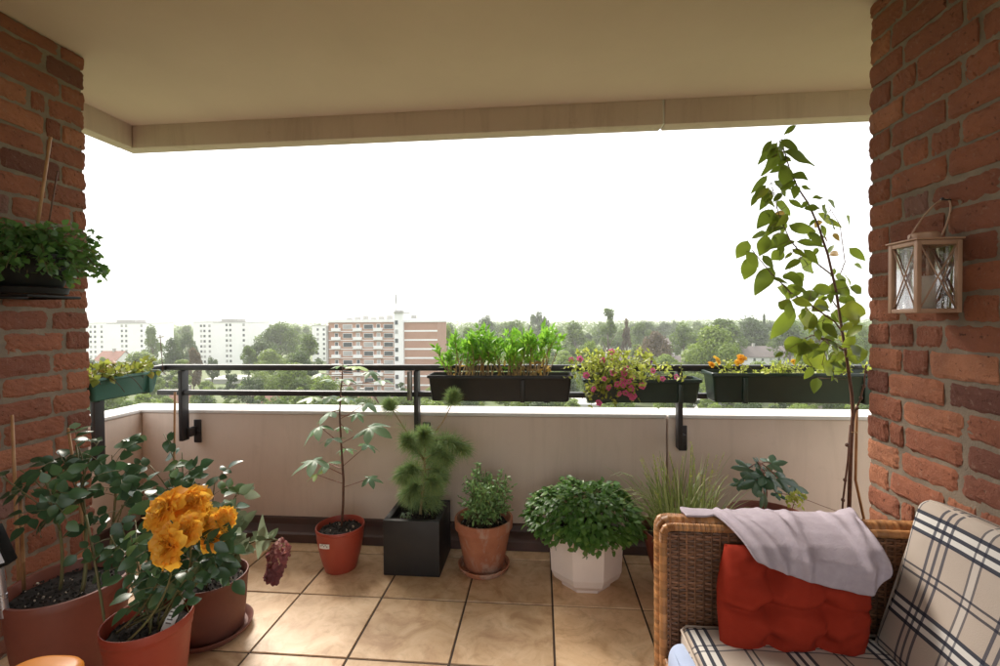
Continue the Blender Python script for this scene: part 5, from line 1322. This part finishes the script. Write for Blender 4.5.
def tower(px0, px1, pxj, topy, d, label):
    xa, xj, xb = atY(px0, topy, d).x, atY(pxj, topy, d).x, atY(px1, topy, d).x; zt = atY((px0+px1)/2, topy+2, d).z
    t = thing('tower_block', label, 'tower block', ((xa+xb)/2, d+8, GZ))
    b = MB(); b.box(xa, xj-.15, d, d+16, GZ, zt); b.box(xj+.15, xb, d-.6, d+16, GZ, zt-.3); b.box(xj-.2, xj+.2, d+.4, d+15, GZ, zt-.5, 1); b.build('wall', [M['far_white'], M['far_grey']], t, smooth=False)
    b = MB(); b.box(xa-.2, xj, d-.2, d+16.2, zt, zt+.35); b.box(xj, xb+.2, d-.8, d+16.2, zt-.3, zt+.05); b.box(xj+(xb-xj)*.05, xj+(xb-xj)*.5, d+4, d+11, zt+.05, zt+1.6); b.build('roof', M['far_grey'], t, smooth=False)
    b = MB(); x = xj+(xb-xj)*.1
    b.box(x, x+8, d+3, d+3.3, zt+1.9, zt+2.05)
    for q in range(5): b.box(x+q*2, x+q*2+.1, d+3.05, d+3.25, zt+1.6, zt+1.95)
    b.build('roof_rail', M['far_grey'], t, smooth=False)
    for fl in range(8):
        z = zt-2.0-fl*2.75
        for f in (.38, .54, .78): add_window(t, wmesh, xa+(xj-xa)*f, d, z)
        for f in (.36, .46, .82): add_window(t, wmesh, xj+(xb-xj)*f, d-.6, z+.4)
    return t
tower(80, 150, 107.5, 321, 230, 'far left white tower block partly behind the left brick wall')
tower(193, 251, 214, 320, 230, 'white tower block standing between the tree clumps, second from the left')
xa, xb = atY(312, 326, 250).x, atY(331, 326, 250).x; zt = atY(320, 326, 250).z
t = thing('tower_block', 'white block half hidden behind the left end of the brick apartment block', 'tower block', ((xa+xb)/2, 256, GZ)); b = MB(); b.box(xa, xb+6, 250, 264, GZ, zt); b.build('wall', M['far_white'], t, smooth=False); b = MB(); b.box(xa-.2, xb+6.2, 249.8, 264.2, zt, zt+.4); b.build('roof', M['far_grey'], t, smooth=False)
for fl in range(7):
    for f in (.3, .62): add_window(t, wmesh, xa+(xb-xa)*f, 250, zt-2-fl*2.75)

# --- brick apartment block
d = 135.0; X = lambda px: atY(px, 330, d).x
t = thing('apartment_block', 'brown brick apartment block with white balconies and a roof mast', 'apartment block', (X(382), d+7, GZ))
zt = .85; fh = 2.72; xa, xs0, xs1, xb = X(328.5), X(395.5), X(404.5), X(437.5)
b = MB(); b.box(xa, xs0, d, d+13, GZ, zt); b.box(xs1, xb, d-.3, d+13, GZ, zt-.1); b.build('wall', M['far_brick'], t, smooth=False)
b = MB(); b.box(xs0+.003, xs1-.003, d-1.4, d+6, GZ, 3.6); b.build('stair_tower', M['far_white'], t, smooth=False)
b = MB(); b.box(xa-.6, xa-.01, d-.5, d+9, GZ, zt-1); b.build('end_column', M['far_grey'], t, smooth=False)
b = MB(); b.box(xa-.25, xs0-.005, d-.35, d+13.2, zt, zt+.9); b.box(xs1+.005, xb+.25, d-.65, d+13.2, zt-.1, zt+.5); b.build('roof', M['far_white'], t, smooth=False)
b = MB(); b.box(xs0-.6, xs1+.5, d-1.9, d+6.4, 3.6, 3.8)
for q in range(6): b.box(xs0+q*.5, xs0+q*.5+.06, d-1.2, d-1.1, 3.8, 4.6+.3*(q % 2))
b.box(xs0, xs1-.4, d-1.3, d+1, 3.8, 4.3); b.build('tower_roof', M['far_grey'], t, smooth=False)
b = MB(); mx = X(394.5); my = d+2
b.tube([(mx, my, 3.8), (mx, my, 8.2), (mx, my, 10.6)], [.14, .10, .05], 6)
for z in (5, 6, 7, 8, 9): b.box(mx-.28, mx+.28, my-.04, my+.04, z, z+.08)
for z in (7.2, 8.6): b.box(mx-.2, mx-.08, my-.15, my-.05, z-.7, z+.7); b.box(mx+.08, mx+.2, my-.15, my-.05, z-.7, z+.7)
b.build('mast', M['far_grey'], t, smooth=False)
b = MB()
for q in range(9): x = xa+4+q*2.6; b.box(x, x+1.6, d+4, d+5, zt+.9, zt+1.5+.3*(q % 3))
b.build('roof_equipment', M['far_grey'], t, smooth=False)
bal = MB(); bal.box(-1.35, 1.35, -.85, -.005, -1.30, -.35); balm = None
for fl in range(8):
    z = zt-1.35-fl*fh
    for px, kind in ((336.5, 'b'), (347.5, 'w'), (358, 'b'), (368.5, 'w'), (378.5, 'b'), (388.5, 'w')):
        if kind == 'w': add_window(t, wmesh_wide, X(px), d, z)
        else:
            add_window(t, wmesh_s, X(px), d, z+.1)
            if balm is None: o = bal.build('balcony', M['far_white'], smooth=False); balm = o.data; bpy.data.objects.remove(o)
            add_window(t, balm, X(px), d, z, 'balcony')
    add_window(t, wmesh_s, X(398), d-1.4, z+1.2, 'window')
bd_ = MB()
for fl in range(8):
    z = zt-fl*fh
    if fl: bd_.box(xs1+.1, xb+.05, d-.38, d-.303, z-.25, z+.25); bd_.box(xa, xs0-.1, d-.08, d-.003, z-.12, z+.12)
bd_.build('floor_band', M['far_white'], t, smooth=False)

# --- houses and low buildings
def house(px, ridge_y, d, wpx, depth, wall, roofm, label, chim=1, axis='x', flat=False, rows=1):
    p = atY(px, ridge_y, d); w = wpx*d/F; zr = p.z; x0, x1 = p.x-w/2, p.x+w/2; y0, y1 = d, d+depth
    t = thing('house' if not flat else 'low_building', label, 'house' if not flat else 'building', (p.x, d+depth/2, GZ))
    if flat:
        b = MB(); b.box(x0, x1, y0, y1, GZ, zr-.4); b.build('wall', M[wall], t, smooth=False); b = MB(); b.box(x0-.3, x1+.3, y0-.3, y1+.3, zr-.4, zr); b.build('roof', M[roofm], t, smooth=False)
    else:
        rh = depth*.42; ze = zr-rh; b = MB(); b.box(x0, x1, y0, y1, GZ, ze)
        b.add([(x0, y0, ze), (x0, y1, ze), (x0, (y0+y1)/2, zr-.1)], [(0, 1, 2)]); b.add([(x1, y0, ze), (x1, y1, ze), (x1, (y0+y1)/2, zr-.1)], [(0, 2, 1)]); b.build('wall', M[wall], t, smooth=False)
        b = MB(); ym = (y0+y1)/2; o_ = .45; th = .18
        for yy, s in ((y0-o_, -1), (y1+o_, 1)):
            zz = ze-o_*rh/(depth/2); b.add([(x0-o_, yy, zz), (x1+o_, yy, zz), (x1+o_, ym, zr), (x0-o_, ym, zr), (x0-o_, yy, zz+th), (x1+o_, yy, zz+th), (x1+o_, ym, zr+th), (x0-o_, ym, zr+th)], [(0, 1, 2, 3), (4, 5, 6, 7), (0, 1, 5, 4), (0, 3, 7, 4), (1, 2, 6, 5)])
        rf = b.build('roof', M[roofm], t, smooth=False)
        for c in range(chim):
            b = MB(); cx = x0+w*(c+.5)/chim; b.box(cx-.45, cx+.45, ym-.5, ym+.5, zr-.5, zr+1.1); b.box(cx-.55, cx+.55, ym-.6, ym+.6, zr+1.1, zr+1.3); b.build('chimney', M['far_grey'], rf, smooth=False)
        nwin = max(2, int(w/3.2))
        for r in range(rows):
            for k in range(nwin): add_window(t, wmesh_s, x0+w*(k+.5)/nwin, y0, ze-1.4-r*2.8)
    return t
house(668, 357, 190, 130, 9, 'far_white', 'roof_grey', 'long grey roofed terrace behind the petunias with white chimneys', 8, rows=2)
house(640, 339, 300, 60, 9, 'far_white', 'roof_grey', 'distant grey roofed terrace left of the russet tree', 4)
house(775, 347, 210, 60, 10, 'far_white', 'roof_grey', 'grey roofed house with white gable behind the long window box', 2, rows=2)
house(600, 352, 230, 60, 9, 'far_brick2', 'roof_red', 'red roofed house behind the yellow green petunia leaves', 2)
house(810, 372, 150, 50, 10, 'far_white', 'roof_grey', 'grey roofed house behind the tall sapling', 1)
house(835, 396, 105, 60, 9, 'far_white', 'roof_grey', 'dark roofed house just above the parapet near the right wall', 1)
house(585, 404, 100, 26, 8, 'far_white', 'roof_flat', 'white flat roofed building seen under the petunia box', flat=True)
house(460, 398, 120, 40, 9, 'far_brick2', 'roof_red', 'red roofed house under the black window box', 1)
house(405, 393, 118, 34, 8, 'far_brick', 'roof_grey', 'brown roofed house right below the brick apartment block', 1)
house(345, 396, 112, 44, 9, 'far_brick2', 'roof_red', 'pinkish house below the left half of the apartment block', 2)
house(265, 396, 118, 46, 9, 'far_white', 'roof_red', 'small red brick and white house under the lower rail', 1)
house(236, 379, 160, 70, 12, 'far_grey', 'roof_flat', 'long pale flat roofed building between the rails', flat=True)
house(285, 384, 150, 60, 12, 'far_white', 'roof_flat', 'low white flat roofed building left of the thin sapling stem', flat=True)
house(178, 392, 120, 30, 8, 'far_brick2', 'roof_red', 'red roofed house at the left end of the railing', 1)
house(130, 372, 180, 50, 10, 'far_white', 'roof_red', 'red roofed white house above the teal window box', 1)
house(105, 352, 190, 26, 9, 'far_white', 'roof_red', 'white house with a red roof right beside the left brick wall', 1)
house(520, 400, 128, 40, 9, 'far_white', 'roof_grey', 'grey roofed white house under the middle of the black window box', 1)
house(720, 404, 108, 30, 8, 'far_white', 'roof_flat', 'white flat roofed building under the long window box', flat=True)

# ------------------------------------------------------------------ air, sky, sun
SUN_EL, SUN_AZ = radians(44), radians(-42)      # azimuth from +y towards +x
b = MB(); b.box(-1900, 1900, -60, 2300, GZ-1, 26)
hz = b.build('haze', M['ground'], smooth=False); hz['kind'] = 'stuff'
m = bpy.data.materials.new('haze_air'); m.use_nodes = True; nt = m.node_tree; nt.nodes.clear()
out = N(nt, 'ShaderNodeOutputMaterial'); pv = N(nt, 'ShaderNodeVolumePrincipled'); pv.inputs['Color'].default_value = (.995, .995, .995, 1); pv.inputs['Density'].default_value = .00038; pv.inputs['Anisotropy'].default_value = .2
nt.links.new(pv.outputs[0], out.inputs['Volume']); hz.data.materials.clear(); hz.data.materials.append(m)

w = bpy.data.worlds.new('World'); scene.world = w; w.use_nodes = True; nt = w.node_tree
bg = nt.nodes['Background']; sky = N(nt, 'ShaderNodeTexSky'); sky.sky_type = 'NISHITA'; sky.sun_disc = False
sky.sun_elevation = SUN_EL; sky.sun_rotation = SUN_AZ; sky.dust_density = 4; sky.air_density = 1.2; sky.ozone_density = 1
hs = N(nt, 'ShaderNodeHueSaturation'); hs.inputs['Saturation'].default_value = .12
nt.links.new(sky.outputs[0], hs.inputs['Color'])
# closed white cloud layer over the clear-sky model, brighter overhead
sp = N(nt, 'ShaderNodeSeparateXYZ'); nt.links.new(N(nt, 'ShaderNodeTexCoord').outputs['Generated'], sp.inputs[0])
zz = mth(nt, 'MAXIMUM', sp.outputs[2], 0.0)
cl = N(nt, 'ShaderNodeVectorMath', operation='SCALE'); cl.inputs[0].default_value = (4.15, 4.2, 4.2); nt.links.new(mth(nt, 'MULTIPLY_ADD', zz, .6, 1.0), cl.inputs['Scale'])
nt.links.new(mix(nt, .82, hs.outputs[0], cl.outputs[0]), bg.inputs['Color']); bg.inputs['Strength'].default_value = .13
sd_ = bpy.data.lights.new('sun', 'SUN'); so = bpy.data.objects.new('sun', sd_); col.objects.link(so)
sdir = V((sin(SUN_AZ)*cos(SUN_EL), cos(SUN_AZ)*cos(SUN_EL), sin(SUN_EL))); so.rotation_euler = sdir.to_track_quat('Z', 'Y').to_euler()
sd_.energy = 1.9; sd_.angle = radians(22); sd_.color = (1, .92, .80)

vs_ = scene.view_settings; vs_.view_transform = 'Standard'; vs_.look = 'None'; vs_.exposure = 1.62; vs_.gamma = 1; vs_.use_curve_mapping = False
cy = scene.cycles; cy.use_denoising = True; cy.max_bounces = 10; cy.diffuse_bounces = 6; cy.volume_bounces = 4; cy.transparent_max_bounces = 12; cy.glossy_bounces = 4; cy.transmission_bounces = 8
